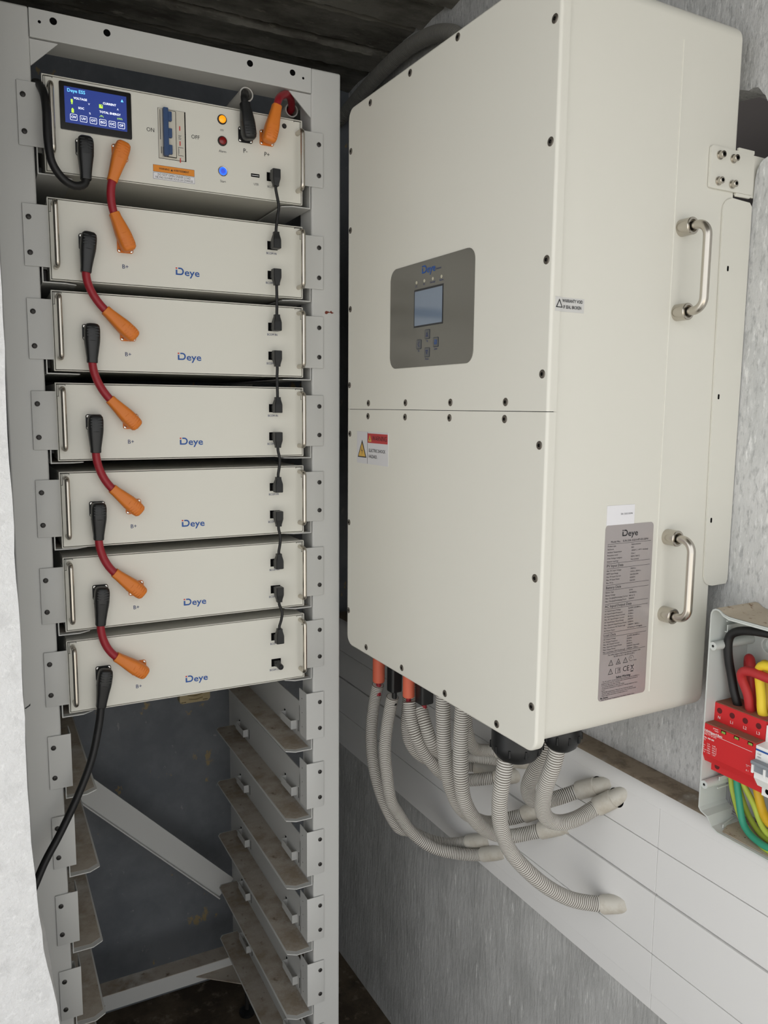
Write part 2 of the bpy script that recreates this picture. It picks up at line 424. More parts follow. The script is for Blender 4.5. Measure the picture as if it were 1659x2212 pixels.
for sx in (1, -1):
    f = lambda p, d, sx=sx: (p[0] if sx > 0 else .4445 - p[0], p[1], d)
    b = MB(); b.prism([(.325, .562), (.4585, .562), (.4585, .455)], f, -1.5385, -1.536, DUSTY); b.build('floor_gusset', rack)
# diagonal brace across the back, with a turned lip
b = MB()
A = Vector((-.03, .597, -.80)); Bq = Vector((.462, .597, -1.310)); dv = (Bq - A).normalized(); nv = Vector((dv.z, 0, -dv.x)) * -1
if nv.z > 0: nv = -nv
w = .062
def slab(p0, p1, n, w0, w1, y0, y1, m):
    q = [p0 + n * w0, p1 + n * w0, p1 + n * w1, p0 + n * w1]
    b.faces([(v.x, y, v.z) for y in (y0, y1) for v in q], [(0, 1, 2, 3), (7, 6, 5, 4), (0, 4, 5, 1), (1, 5, 6, 2), (2, 6, 7, 3), (3, 7, 4, 0)], m)
slab(A, Bq, nv, 0, w, .594, .597, RACK); slab(A, Bq, nv, w - .003, w, .582, .597, RACK)
b.build('diagonal_brace', rack)

def rail_mesh(mir, ear):
    fx = (lambda x: .4445 - x) if mir else (lambda x: x)
    b = MB()
    def bx(a, c, m, bev=0): b.box((fx(a[0]), a[1], a[2]), (fx(c[0]), c[1], c[2]), m, bev)
    fl = [(.4545, 0), (.421, 0), (.4035, .011), (.4025, .014), (.4025, .53), (.410, .541), (.4545, .541)]
    fl = [(fx(x), y) for x, y in fl]
    b.prism(fl, XY, -.0018, 0.0, RACK); 
    b.prism([(x, y) for x, y in [(fx(.453), .012), (fx(.424), .010), (fx(.406), .022), (fx(.404), .528), (fx(.412), .538), (fx(.453), .538)]], XY, .0, .0003, DUSTY)
    bx((.4545, 0, -.0018), (.4562, .546, .078), RACK)
    bx((.4438, -.0016, ear), (.4815, 0, ear + .097), RACK, .0007)
    bx((.4438, -.0006, ear), (.4453, .038, ear + .097), RACK)
    bx((.4438, .036, ear + .002), (.4562, .038, ear + .06), RACK)
    for y in (.085, .425):                                   # bent-out clips on the web
        bx((.4425, y, .012), (.4436, y + .062, .029), RACK)
        bx((.4425, y - .001, .011), (.4545, y + .0003, .030), RACK)
        bx((.4425, y + .062, .012), (.4545, y + .0632, .029), RACK)
        bx((.4538, y - .014, .010), (.4546, y - .0125, .034), HOLE)
        bx((.4538, y + .064, .011), (.4546, y + .07, .031), HOLE)
    for z in (.02, .05, .08): 
        b.cyl((fx(.4437), .022, ear + z), (fx(.4433), .022, ear + z), .0013, CHROME, seg=8)
    return b
rail_z = [(.3665, .0385), (.198, .0225), (.0515, .0215), (-.097, .0215), (-.244, .0215), (-.3935, .0215), (-.5405, .0215),
          (-.690, .0205), (-.839, .0205), (-.987, .0205), (-1.135, .0205), (-1.283, .0205), (-1.431, .0205)]
protos = {}
bolt_proto = None
for mir in (False, True):
    for z, ear in rail_z:
        key = (mir, ear)
        if key not in protos:
            o = rail_mesh(mir, ear).build('rail', rack, 30, off=(0, 0, 0)); protos[key] = o.data
        else:
            o = bpy.data.objects.new('rail', protos[key]); C.objects.link(o); o.parent = rack
        o.location = Vector((0, 0, z)) - BASE[rack.name]
        for dz in (.023, .078):
            if bolt_proto is None:
                b = MB(); b.lathe((0, 0, 0), (0, -1, 0), [(0, .0042), (.0012, .0042), (.002, .003), (.0021, .0016), (.0008, .0015)], GUN, 16)
                bo = b.build('bolt', None); bolt_proto = bo.data
            else:
                bo = bpy.data.objects.new('bolt', bolt_proto); C.objects.link(bo)
            bo.parent = o; xx = .4727
            bo.location = ((.4445 - xx) if mir else xx, -.0016, ear + dz - .002)
b = MB(); b.prism([(.4858, .1795), (.488, .1818), (.4925, .1812), (.4960, .1800), (.4985, .1828), (.5015, .1800), (.5048, .1790), (.5005, .1772), (.4965, .1790), (.4930, .1785), (.4900, .1760), (.4865, .1762)], XZ, .0010, .0016, RUST); b.build('rust_mark', rack)
b = MB(); b.prism([(-.0705, -.515), (-.064, -.511), (-.061, -.508), (-.0615, -.512), (-.069, -.5165)], XZ, .0010, .0016, INK); b.build('scratch', rack)

# ------------------------------------------------------------------ rack modules
def ring_strip(b, x0, z0, x1, z1, w, y0, y1, m):
    b.box((x0, y0, z1 - w), (x1, y1, z1), m, .0004, 1); b.box((x0, y0, z0), (x1, y1, z0 + w), m, .0004, 1)
    b.box((x0, y0, z0 + w), (x0 + w, y1, z1 - w), m); b.box((x1 - w, y0, z0 + w), (x1, y1, z1 - w), m)
def mod_handle(root, x, zt, zb):
    b = MB(); y = -.027
    rb = .0075; arc = [pi / 2 * k / 7 for k in range(8)]
    pts = [(x, .001, zt)] + [(x, y + rb - rb * sin(a), zt - rb + rb * cos(a)) for a in arc] + [(x, y + rb - rb * cos(a), zb + rb - rb * sin(a)) for a in arc] + [(x, .001, zb)]
    b.tube(pts, .0042, STEEL, 14); h = b.build('handle', root)
    return h
def socket(root, x, z, m, nm):
    b = MB(); b.prism(rrect(x - .0131, z - .0131, x + .0131, z + .0131, .0035), XZ, -.0028, 0.0, m, .0006)
    b.lathe((x, 0, z), (0, -1, 0), [(.0026, .0105), (.006, .0105)], m)
    o = b.build(nm, root)
    for dx in (-1, 1):
        for dz in (-1, 1):
            q = MB(); q.lathe((x + dx * .0098, -.0027, z + dz * .0098), (0, -1, 0), [(0, .0026), (.0009, .0024), (.0016, .0012)], CHROME, 12); q.build('screw', o)
    return o
def port(root, x, z, w=.0195, h=.0152):
    b = MB(); b.box((x - w / 2, -.0008, z - h / 2), (x + w / 2, .002, z + h / 2), HOLE); return b.build('port', root)
def shell(root, H, top_notch=True):
    b = MB(); b.box((.0012, .0035, -H + .0012), (.4388, .52, -.0012), CREAM2, .001)
    ring_strip(b, 0, -H, .44, 0, .0017, -.0006, .01, CREAM2)
    b.box((.0017, .0030, -H + .0017), (.4383, .0036, -.0017), HOLE); b.build('casing', root)
    b = MB(); b.box((.0027, -.0006, -H + .0027), (.4373, .003, -.0027), CREAM, .0005, 1)
    b.build('front_panel', root)
    for sx in (0, 1):
        b = MB(); f = lambda x: .44 - x if sx else x
        b.box((f(.0027), -.0009, -.0036), (f(.016), -.0003, -.0030), HOLE); b.box((f(.0045), -.0009, -.0225), (f(.0051), -.0003, -.003), HOLE)
        b.box((f(.0155), -.0009, -.0050), (f(.0163), -.0003, -.003), HOLE)
        b.box((f(.0027), -.0009, -.0228), (f(.0056), -.0003, -.0222), HOLE)
        b.build('panel_slot', root)
BL = .1305
def battery(z, label):
    t = thing('battery_module', label, 'battery', (0, 0, 0), 'battery modules in the rack')
    shell(t, BL)
    mod_handle(t, .0098, -.0105, -.1095); mod_handle(t, .4312, -.0115, -.1105)
    socket(t, .059, -.0652, BLACK, 'negative_socket'); socket(t, .1196, -.0640, ORANGE, 'positive_socket')
    port(t, .381, -.0394); port(t, .381, -.0920)
    b = MB(); logo_into(b, (.2242, -.0011, -.0992), .0412, LOGOB, REDP); b.build('logo', t, 0)
    b = MB(); put_text(b, 'B+', (.1190, -.0011, -.0995), .0098, NAVY); b.build('lettering', t, 0)
    b = MB(); put_text(b, 'BCOM IN', (.379, -.0011, -.0535), .0056, NAVY, sx=.85); b.build('lettering', t, 0)
    b = MB(); put_text(b, 'BCOM OUT', (.380, -.0011, -.1063), .0056, NAVY, sx=.85); b.build('lettering', t, 0)
    return t
ZB = [.3310, .1852, .0358, -.1128, -.2592, -.4058]
BLAB = ['cream battery module directly under the control unit, topmost of the six',
        'cream battery module second below the control unit, beside the rust mark on the post',
        'cream battery module third below the control unit with the blue display',
        'cream battery module third from the bottom of the six stacked in the rack',
        'cream battery module resting directly above the lowest one in the rack',
        'lowest cream battery module in the rack, with only empty shelves beneath it']
bat0 = battery(0, BLAB[0]); bats = [bat0]
for i in range(1, 6):
    c = dup(bat0); c['label'] = BLAB[i]; bats.append(c)
for o, z in zip(bats, ZB): o.location = (0, 0, z)

# control unit
ZC = .5183
ctl = thing('control_unit', 'cream control unit with blue lit display and breaker at the top of the rack', 'control unit', (0, 0, ZC)); BASE[ctl.name] = Vector((0, 0, 0))
shell(ctl, .1489)
mod_handle(ctl, .0108, -.020, -.1215); mod_handle(ctl, .4305, -.0245, -.125)
disp = MB().prism(rrect(.0253, -.0800, .1363, -.0072, .002), XZ, -.0030, 0, BEZEL, .0006).build('display_bezel', ctl)
b = MB(); b.box((.0328, -.0033, -.0692), (.1287, -.0029, -.0142), LCD); lcd = b.build('lcd_screen', disp, 0)
b = MB()
lx = lambda px: .0328 + (px - 225) / 1120 * .0959          # picture fractions of the screen
def lz(px, py):
    f = (px - 225) / 1120; top = 240 + f * 190; bot = 885 + f * 165
    return -.0142 - (py - top) / (bot - top) * .055
Yt = -.0035
put_text(b, 'Deye ESS', (lx(435), Yt, lz(435, 340)), .0072, LCDC, bold=.00012)
put_text(b, 'VOLTAGE', (lx(505), Yt, lz(505, 475)), .0046, LCDW, bold=.0001); put_text(b, 'CURRENT', (lx(1030), Yt, lz(1030, 565)), .0046, LCDW, bold=.0001)
put_text(b, 'SOC', (lx(515), Yt, lz(515, 640)), .0046, LCDW, bold=.0001); put_text(b, 'TOTAL ENERGY', (lx(1035), Yt, lz(1035, 725)), .0046, LCDW, bold=.0001)
put_text(b, 'V', (lx(657), Yt, lz(657, 565)), .0042, LCDW); put_text(b, 'A', (lx(1180), Yt, lz(1180, 655)), .0042, LCDW)
put_text(b, '%', (lx(668), Yt, lz(668, 730)), .0042, LCDW); put_text(b, 'kWh', (lx(1213), Yt, lz(1213, 822)), .0042, LCDG)
def lrect(px, py, w, h, m):
    x, z = lx(px), lz(px, py); b.box((x - w / 2, Yt, z - h / 2), (x + w / 2, Yt + .0002, z + h / 2), m)
lrect(352, 505, .0030, .0052, LCDG); lrect(362, 682, .0036, .0058, LCDG); lrect(360, 640, .0018, .0010, LCDG); lrect(872, 600, .0056, .0056, LCDG); lrect(885, 590, .0018, .0022, LCD)
def tri(px, py, s, m):
    x, z = lx(px), lz(px, py); b.prism([(x - s, z - s), (x + s, z - s), (x, z + s)], XZ, Yt, Yt + .0002, m)
tri(1265, 500, .0022, LCDC); tri(352, 545, .0014, LCDG)
for k in range(9):
    a0 = pi * k / 9; a1 = pi * (k + 1) / 9; x, z = lx(878), lz(878, 795)
    b.prism([(x + r * cos(a), z + r * sin(a)) for r, a in ((.0030, a0), (.0030, a1), (.0024, a1), (.0024, a0))], XZ, Yt, Yt + .0002, LCDG)
lrect(878, 775, .0006, .0022, LCDG)
for px, py, t in ((375, 797, 'OV'), (551, 828, 'UV'), (726, 858, 'OT'), (898, 886, 'ISO'), (1070, 915, 'OC'), (1238, 940, 'OF')):
    x, z = lx(px), lz(px, py); o1 = rrect(x - .0055, z - .0048, x + .0055, z + .0048, .0012, 2); o2 = rrect(x - .0049, z - .0042, x + .0049, z + .0042, .0009, 2)
    for i in range(len(o1)):
        j = (i + 1) % len(o1); b.faces([(p[0], Yt, p[1]) for p in (o1[i], o1[j], o2[j], o2[i])], [(0, 1, 2, 3)], LCDW)
    put_text(b, t, (x, Yt, z), .0052, LCDW, bold=.0001)
b.build('screen_icons', lcd, 0)

# breaker
b = MB(); b.box((.1797, -.0008, -.1025), (.2265, .0008, -.0212), HOLE); b.box((.1802, -.0016, -.1018), (.2243, .0004, -.0218), BRKFACE); b.box((.1885, -.0045, -.0995), (.2095, -.001, -.0235), BRKFACE, .001)
brk = b.build('breaker', ctl)
b = MB(); zz = lambda y: -.0212 - (y - 345) / 1120 * .0813
b.box((.1868, -.0125, -.0990), (.1952, -.0035, -.0222), BRKBLUE, .0012)
for y0, y1 in ((430, 635), (800, 1003), (1165, 1370)): b.box((.194, -.0105, zz(y1)), (.2012, -.004, zz(y0)), BRKBLUE, .0008)
b.build('breaker_lever', brk)
b = MB()
for z in (zz(735), zz(1072), zz(1450)): b.box((.2152, -.0021, z - .0036), (.2168, -.0015, z + .0036), REDP)
b.box((.1828, -.0021, -.072), (.1836, -.0015, -.024), INK); b.box((.1838, -.0021, -.0945), (.1848, -.0015, -.0835), INK); b.box((.1868, -.0021, -.1005), (.1872, -.0015, -.0835), INK)
for k in range(5): b.box((.2135, -.0021, zz(890 + 22 * k)), (.2135 + .005 * (1 - .15 * (k % 3)), -.0015, zz(896 + 22 * k)), GREYINK)
for (x0, z0, x1, z1) in ((.2128, zz(1165), .2132, zz(1340)), (.2128, zz(1165), .2215, zz(1160)), (.2128, zz(1345), .2215, zz(1340)), (.2140, zz(1200), .2144, zz(1300))): b.box((x0, -.0021, min(z0, z1) - .0003), (x1, -.0015, max(z0, z1)), GREYINK)
b.build('breaker_print', brk, 0)
# lamps and button
def lamp(z, m, nm, ring=GUN):
    b = MB(); b.lathe((.2903, 0, z), (0, -1, 0), [(-.001, .0083), (.0022, .0083), (.0034, .0070), (.0034, .0062)], ring, 24); o = b.build(nm, ctl)
    b = MB(); b.lathe((.2903, -.0028, z), (0, -1, 0), [(0, .0064), (.0018, .0062), (.0030, .0045), (.0034, .001)], m, 24); b.build('lens', o); return o
lamp(-.0227, AMBER, 'indicator_lamp'); lamp(-.0584, REDL, 'indicator_lamp')
b = MB(); b.lathe((.2903, 0, -.1090), (0, -1, 0), [(-.001, .0085), (.002, .0085), (.0028, .0077), (.0024, .007)], STEEL, 24); st = b.build('start_button', ctl)
b = MB(); b.lathe((.2903, -.0016, -.1090), (0, -1, 0), [(0, .0071), (.0009, .0070), (.0011, .0048)], BLUEL, 24, ); b.lathe((.2903, -.0016, -.1090), (0, -1, 0), [(.0008, .0047), (.0012, .0043), (.0014, .002)], BLUELC, 24); b.build('lens', st)
socket(ctl, .3322, -.0421, BLACK, 'negative_socket'); socket(ctl, .3717, -.0410, ORANGE, 'positive_socket')
socket(ctl, .0597, -.1045, BLACK, 'negative_socket'); socket(ctl, .1160, -.1040, ORANGE, 'positive_socket')
port(ctl, .381, -.1066)
b = MB(); b.box((.3418, -.0010, -.1108), (.3576, .001, -.1052), HOLE); b.box((.3430, -.0014, -.1086), (.3562, -.0008, -.1076), STICK); b.build('usb_port', ctl, 0)
b = MB(); b.lathe((.4056, 0, -.0148), (0, -1, 0), [(0, .0046), (.001, .0044), (.001, .003), (.0035, .003), (.0035, .0012), (.002, .001)], GUN, 16); b.build('earth_stud', ctl)
b = MB(); b.box((.1690, -.0009, -.1374), (.2406, -.0004, -.1132), STICK); b.box((.1696, -.0011, -.1252), (.2400, -.0006, -.1138), INK); b.box((.1700, -.0012, -.1248), (.2396, -.0006, -.1142), WARN)
b.box((.1696, -.0011, -.1370), (.2400, -.0006, -.1262), INK); b.box((.1700, -.0012, -.1366), (.2396, -.0006, -.1266), STICK)
put_text(b, 'WARNING       AVERTISSEMENT', (.205, -.0014, -.1195), .0044, INK, sx=.82, bold=.00006)
b.prism([(.1990, -.1212), (.2030, -.1212), (.2010, -.1178)], XZ, -.0014, -.0012, INK)
put_text(b, 'DO NOT OPEN UNDER LOAD', (.205, -.0014, -.1292), .0048, INK, sx=.86)
put_text(b, 'NE PAS OUVRIR SOUS LA CHARGE', (.205, -.0014, -.1338), .0048, INK, sx=.86); b.build('warning_sticker', ctl, 0)
for t, x, z, s in (('ON', .1671, -.0592, .0094), ('OFF', .2430, -.0594, .0094), ('HV', .2900, -.0404, .0052), ('Alarm', .2905, -.0756, .0060), ('Start', .2904, -.1259, .0060), ('P-', .3318, -.0690, .0110), ('P+', .3721, -.0692, .0110), ('USB', .3511, -.1230, .0058), ('BCOM', .3795, -.1240, .0056)):
    b = MB(); put_text(b, t, (x, -.0011, z), s, INK if s > .009 else GREYINK, sx=.9); b.build('lettering', ctl, 0)

# ------------------------------------------------------------------ power plugs and link cables
def plug(root, x, z, tx, tz, m, name):
    """right-angle plug: sits on a socket at (x,z), sleeve runs in front of the panel to its tail (tx,tz)"""
    d = Vector((tx - x, 0, tz - z)); L = d.length; d.normalize(); n = Vector((-d.z, 0, d.x))
    c = Vector((x, -.0205, z)); b = MB(); R = []
    for s, hw, hy in ((-.0132, .0045, .005), (-.0122, .0085, .0085), (-.0095, .0112, .0110), (-.004, .0123, .0122), (.0, .0125, .0125), (.012, .0125, .0125), (.0185, .0120, .0122), (.030, .0105, .0108), (L - .008, .0088, .0092), (L - .001, .0086, .0088), (L, .0080, .0082)):
        ring = []
        for k in range(20):
            a = 2 * pi * k / 20; ca, sa = cos(a), sin(a); e = .62
            ring.append(c + d * s + n * hw * math.copysign(abs(ca) ** e, ca) + Vector((0, 1, 0)) * hy * math.copysign(abs(sa) ** e, sa))
        R.append(ring)
    b.rings(R, m)
    b.lathe((x, -.004, z), (0, -1, 0), [(0, .0105), (.006, .0112), (.010, .0112)], m)
    for k in range(4):                                  # moulded grip ribs
        s = -.006 + .0045 * k
        for sg in (-1, 1):
            p = c + d * s + n * sg * .0060 + Vector((0, -.0124, 0)); q = d * .0006; u = n * .0034
            b.faces([p - q - u, p + q - u, p + q + u, p - q + u, p - q - u + Vector((0, -.0006, 0)), p + q - u + Vector((0, -.0006, 0)), p + q + u + Vector((0, -.0006, 0)), p - q + u + Vector((0, -.0006, 0))],
                    [(0, 1, 2, 3), (4, 5, 6, 7), (0, 1, 5, 4), (1, 2, 6, 5), (2, 3, 7, 6), (3, 0, 4, 7)], m)
    p = c + d * .0155
    b.tube([p + n * .0126 * cos(a) + Vector((0, .0126 * sin(a), 0)) for a in [pi + pi * k / 8 for k in range(9)]], .0004, m, 6)
    b.build(name, root)
    return c + d * L, d
def hermite(p0, t0, p1, t1, n=26):
    out = []
    for k in range(n + 1):
        t = k / n; out.append(p0 * (2 * t ** 3 - 3 * t * t + 1) + t0 * (t ** 3 - 2 * t * t + t) + p1 * (-2 * t ** 3 + 3 * t * t) + t1 * (t ** 3 - t * t))
    return out
neg_tail = [(.0529, .2141), (.0575, .0688), (.0576, -.0804), (.0569, -.2291), (.0546, -.3788), (.0501, -.5257)]
pos_tail = [(.1002, .3132), (.0808, .1562), (.0832, .0096), (.0818, -.1417), (.0806, -.2880), (.0779, -.4380)]
LINK = ["short red cable with two orange plugs joining control unit to top battery module",
        "short red cable from top battery's black plug to second battery's orange plug",
        "short red cable from second battery's black plug to third battery's orange plug",
        "short red cable from third battery's black plug to fourth battery's orange plug",
        "short red cable from fourth battery's black plug to fifth battery's orange plug",
        "short red cable from fifth battery's black plug to the lowest battery's orange plug"]
for i in range(6):
    if i == 0: sx, sz, tl, pm, pn = .1160, ZC - .1040, (.0989, .3629), ORANGE, 'orange_plug'
    else: sx, sz, tl, pm, pn = .059, ZB[i - 1] - .0652, neg_tail[i - 1], BLACK, 'black_plug'
    ex, ez = .1196, ZB[i] - .0640
    t = thing('link_cable', LINK[i], 'cable', (sx, -.02, sz), 'red link cables between the modules')
    p0, d0 = plug(t, sx, sz, tl[0], tl[1], pm, pn)
    p1, d1 = plug(t, ex, ez, pos_tail[i][0], pos_tail[i][1], ORANGE, 'orange_plug')
    ln = (p1 - p0).length
    b = MB(); b.tube(hermite(p0 - d0 * .004, d0 * ln * 1.1 + Vector((0, -.006, 0)), p1 - d1 * .004, -d1 * ln * 1.1), .0067, RED, 16); b.build('cable', t)
# black power cable of the control unit, looping up over the left ear
t = thing('black_power_cable', 'thick black cable looping from the control unit socket up past its left handle', 'cable', (.0597, -.02, ZC - .1045))
plug(t, .0597, ZC - .1045, .0584, .3598, BLACK, 'black_plug')
b = MB(); b.tube(catmull([(.0583, -.02, .363), (.0575, -.0205, .3565), (.0528, -.022, .3506), (.0395, -.025, .3473), (.0220, -.030, .3551), (.0069, -.035, .3762), (.0023, -.035, .4099), (.0025, -.030, .4524), (.0012, -.020, .4793), (-.0022, -.005, .4966), (-.006, .02, .5090), (-.008, .06, .512), (-.006, .30, .515)], .006), .0064, BLACKR, 14); b.build('cable', t)
# black power cable of the lowest module
t = thing('black_power_cable', 'thick black cable hanging from the lowest battery module down past the empty shelves', 'cable', (.059, -.02, ZB[5] - .0652))
plug(t, .059, ZB[5] - .0652, .0501, -.5257, BLACK, 'black_plug')
b = MB(); b.tube(catmull([(.0506, -.0205, -.522), (.0496, -.02, -.531), (.0448, -.022, -.5605), (.0302, -.030, -.6140), (.0057, -.040, -.6680), (-.0275, -.050, -.7272), (-.0533, -.060, -.7656), (-.0760, -.070, -.8080), (-.1071, -.075, -.8663), (-.135, -.08, -.95)], .008), .0066, BLACKR, 14); b.build('cable', t)
# outgoing leads
def grey_pipe(x, z, y0, y1, label):
    t = thing('cable_conduit', label, 'conduit', (x, y0, z), 'grey conduit mouths behind the control unit')
    b = MB(); R = []
    for d, r in ((0, .0105), (0, .0126), (y1 - y0, .0126), (y1 - y0, .0105), (0.002, .0105)):
        R.append([(x + r * cos(2 * pi * k / 24), y0 + d, z + r * sin(2 * pi * k / 24)) for k in range(24)])
    b.rings(R, CONDUIT, False, False); b.build('pipe', t); return t
grey_pipe(.344, .5555, .026, .50, 'grey conduit mouth above the control unit with the black lead running into it')
grey_pipe(.4440, .5565, .062, .50, 'grey conduit mouth at the rack corner with the red lead running into it')
t = thing('black_output_lead', 'black plug and lead rising from the P- socket into a grey conduit', 'cable', (.3322, -.02, ZC - .0421))
p0, d0 = plug(t, .3322, ZC - .0421, .3258, .5236, BLACK, 'black_plug')
b = MB(); b.tube(catmull([tuple(p0 - d0 * .004), tuple(p0 + d0 * .006), (.3290, -.008, .5400), (.3355, .008, .5505), (.3415, .026, .5550), (.344, .055, .5555), (.344, .25, .5555)], .005), .0062, BLACKR, 14); b.build('cable', t)
t = thing('red_output_lead', 'orange plug with red lead rising from the P+ socket into the corner conduit', 'cable', (.3717, -.02, ZC - .0410))
p0, d0 = plug(t, .3717, ZC - .0410, .3847, .5291, ORANGE, 'orange_plug')
b = MB(); b.tube(catmull([tuple(p0 - d0 * .004), tuple(p0 + d0 * .005), (.3930, -.012, .5465), (.4110, .006, .5610), (.4290, .030, .5660), (.4420, .058, .5605), (.4440, .085, .5570), (.444, .25, .5565)], .005), .0066, RED, 14); b.build('cable', t)

# communication leads
def com_head(root, z, dirz):
    b = MB(); x = .381
    b.box((x - .006, -.013, z - .0055), (x + .0062, .001, z + .0055), BLACK, .0008)
    R = []
    for s, hw, y0, y1 in ((-.0085, .0068, -.027, -.0125), (-.0078, .0074, -.0285, -.0118), (.006, .0074, -.0285, -.0118), (.009, .0070, -.028, -.0125), (.0165, .0052, -.0265, -.0155), (.0205, .0050, -.0262, -.0158)):
        R.append([(x + hw * sx_, y, z + dirz * s) for sx_, y in ((-.8, y0), (.8, y0), (1, y0 + .0015), (1, y1 - .0015), (.8, y1), (-.8, y1), (-1, y1 - .0015), (-1, y0 + .0015))])
    b.rings(R, BLACK); b.build('connector', root)
COM = ['thin black signal lead from the control unit down to the top battery module', 'thin black signal lead linking the first and second battery modules', 'thin black signal lead linking the second and third battery modules',
       'thin black signal lead linking the third and fourth battery modules', 'thin black signal lead linking the fourth and fifth battery modules', 'thin black signal lead linking the fifth and the lowest battery modules']
for i in range(6):
    za = ZC - .1066 if i == 0 else ZB[i - 1] - .0920
    zb = ZB[i] - .0394
    t = thing('signal_lead', COM[i], 'cable', (.381, -.02, za), 'signal leads down the right of the modules')
    com_head(t, za, -1); com_head(t, zb, 1)
    bow = [.005, .000, -.001, .003, .003, .0055][i]
    b = MB(); b.tube(catmull([(.381, -.021, za - .019), (.381, -.0212, za - .026), (.381 + bow, -.022, (za + zb) / 2 + .006), (.381 + bow * .6, -.022, (za + zb) / 2 - .010), (.381, -.0212, zb + .026), (.381, -.021, zb + .019)], .004), .0027, BLACKR, 12); b.build('cable', t)
t = thing('terminator_plug', 'stubby black plug in the lower port of the lowest battery module', 'plug', (.381, 0, ZB[5] - .0920))
b = MB(); b.box((.375, -.012, ZB[5] - .0968), (.387, .001, ZB[5] - .0872), BLACK, .001); b.lathe((.381, -.010, ZB[5] - .0926), (.05, -1, -.12), [(0, .0056), (.016, .0056), (.0185, .0042), (.019, .001)], BLACK, 16); b.build('plug_body', t)

# beige vent on the back wall
t = thing('wall_vent', 'small beige louvred plastic box on the dark back wall under the lowest battery module', 'vent', (.398, .755, -.831))
b = MB(); b.prism(rrect(.3542, -.831, .4400, -.746, .006), XZ, .727, .755, BEIGE, .004, seg=3); vb = b.build('cover', t)
for k in range(7):
    b = MB(); z = -.821 + .011 * k
    b.tube(catmull([(.377, .726, z), (.397, .7235, z - .003), (.418, .726, z + .001)], .004), .0022, BEIGE, 8); b.build('louvre', t)
b = MB(); b.box((.3585, .7265, -.828), (.3715, .728, -.8268), HOLE); b.build('vent_slot', vb)
b = MB(); b.box((.419, .7265, -.8268), (.433, .728, -.8256), HOLE); b.build('vent_slot', vb)

# ------------------------------------------------------------------ inverter
inv = thing('hybrid_inverter', 'large cream wall-mounted inverter cabinet with grey display panel and steel handles', 'inverter', (.17, .295, -.4728), wall=True)
IW, IT, IB, IS = .591, .546, -.4728, -.0041
b = MB()
def rolled(b, outline, d0, d1, w, m, seg=5):
    """plate from depth d1 to d0 whose edge at d0 is rolled over with radius w; outline(inset) gives the profile"""
    sg = 1 if d1 > d0 else -1; R = []
    for k in range(seg + 1):
        a = pi / 2 * k / seg; R.append([(d0 + sg * w * (1 - sin(a)), *p) for p in outline(w * (1 - cos(a)))])
    b.rings([[(d1, *p) for p in outline(0)]] + R, m)
rolled(b, lambda i: rrect(.0035 + i, -.4627 + i, .5875 - i, .5415 - i, .022 - i, 9), .337, .0135, .006, CREAM, 4)
b.prism(rrect(.2157, -.4185, .2184, .497, .0011, 2), lambda p, d: (p[0], d, p[1]), .0024, .0045, CREAM, .0006, seg=1)
b.build('body', inv, 40)
def cover(z0, z1, round_top):
    r = .021; u0, u1 = 0.0, IW
    def outl(i):
        q = r - i; c = [k / 9 * pi / 2 for k in range(10)]
        if round_top: return [(u0 + i, z0), (u1 - i, z0)] + [(u1 - r + q * cos(a), z1 - r + q * sin(a)) for a in c] + [(u0 + r - q * sin(a), z1 - r + q * cos(a)) for a in c]
        return [(u1 - i, z1), (u0 + i, z1)] + [(u0 + r - q * cos(a), z0 + r - q * sin(a)) for a in c] + [(u1 - r + q * sin(a), z0 + r - q * cos(a)) for a in c]
    b = MB(); rolled(b, outl, 0, .0147, .0042, CREAM, 5)
    return b.build('upper_cover' if round_top else 'lower_cover', inv, 50)
cu_ = cover(IS + .0004, IT, True); cl_ = cover(IB, IS - .0005, False)
b = MB(); b.box((.004, .004, IS - .002), (.013, IW - .004, IS + .002), HOLE); b.build('seam_gap', inv, 0)
bp = None
up_s = [(.0118, .4763), (.0118, .5345), (.2279, .5359), (.3648, .5332), (.5026, .5306), (.5793, .4693), (.5802, .3281), (.5793, .1839), (.582, .0416), (.0122, .3324), (.0122, .1887), (.0130, .0446), (.5025, .0072), (.3667, .0078), (.2287, .0082), (.0896, .0086)]
lo_s = [(.0141, -.0482), (.0138, -.2270), (.0116, -.4066), (.504, -.0166), (.3676, -.0163), (.2305, -.0155), (.0907, -.0150), (.5793, -.0514), (.5821, -.2248), (.5829, -.4024), (.5057, -.4576), (.3683, -.4577), (.2283, -.4589), (.0888, -.4597)]
up_s.pop(1)
sproto = None
for par, lst in ((cu_, up_s), (cl_, lo_s)):
    for u, z in lst:
        if sproto is None:
            b = MB(); b.lathe((0, 0, 0), (-1, 0, 0), [(-.0006, .0058), (.0004, .0058), (.0011, .0048), (.0011, .0024), (.0003, .0022), (.0003, .0004)], SCREWM, 18, matf=lambda i: HOLE if i >= 3 else SCREWM); o = b.build('screw', None); sproto = o.data
        else: o = bpy.data.objects.new('screw', sproto); C.objects.link(o)
        o.parent = par; o.location = Vector((0, u, z)) - BASE[inv.name]
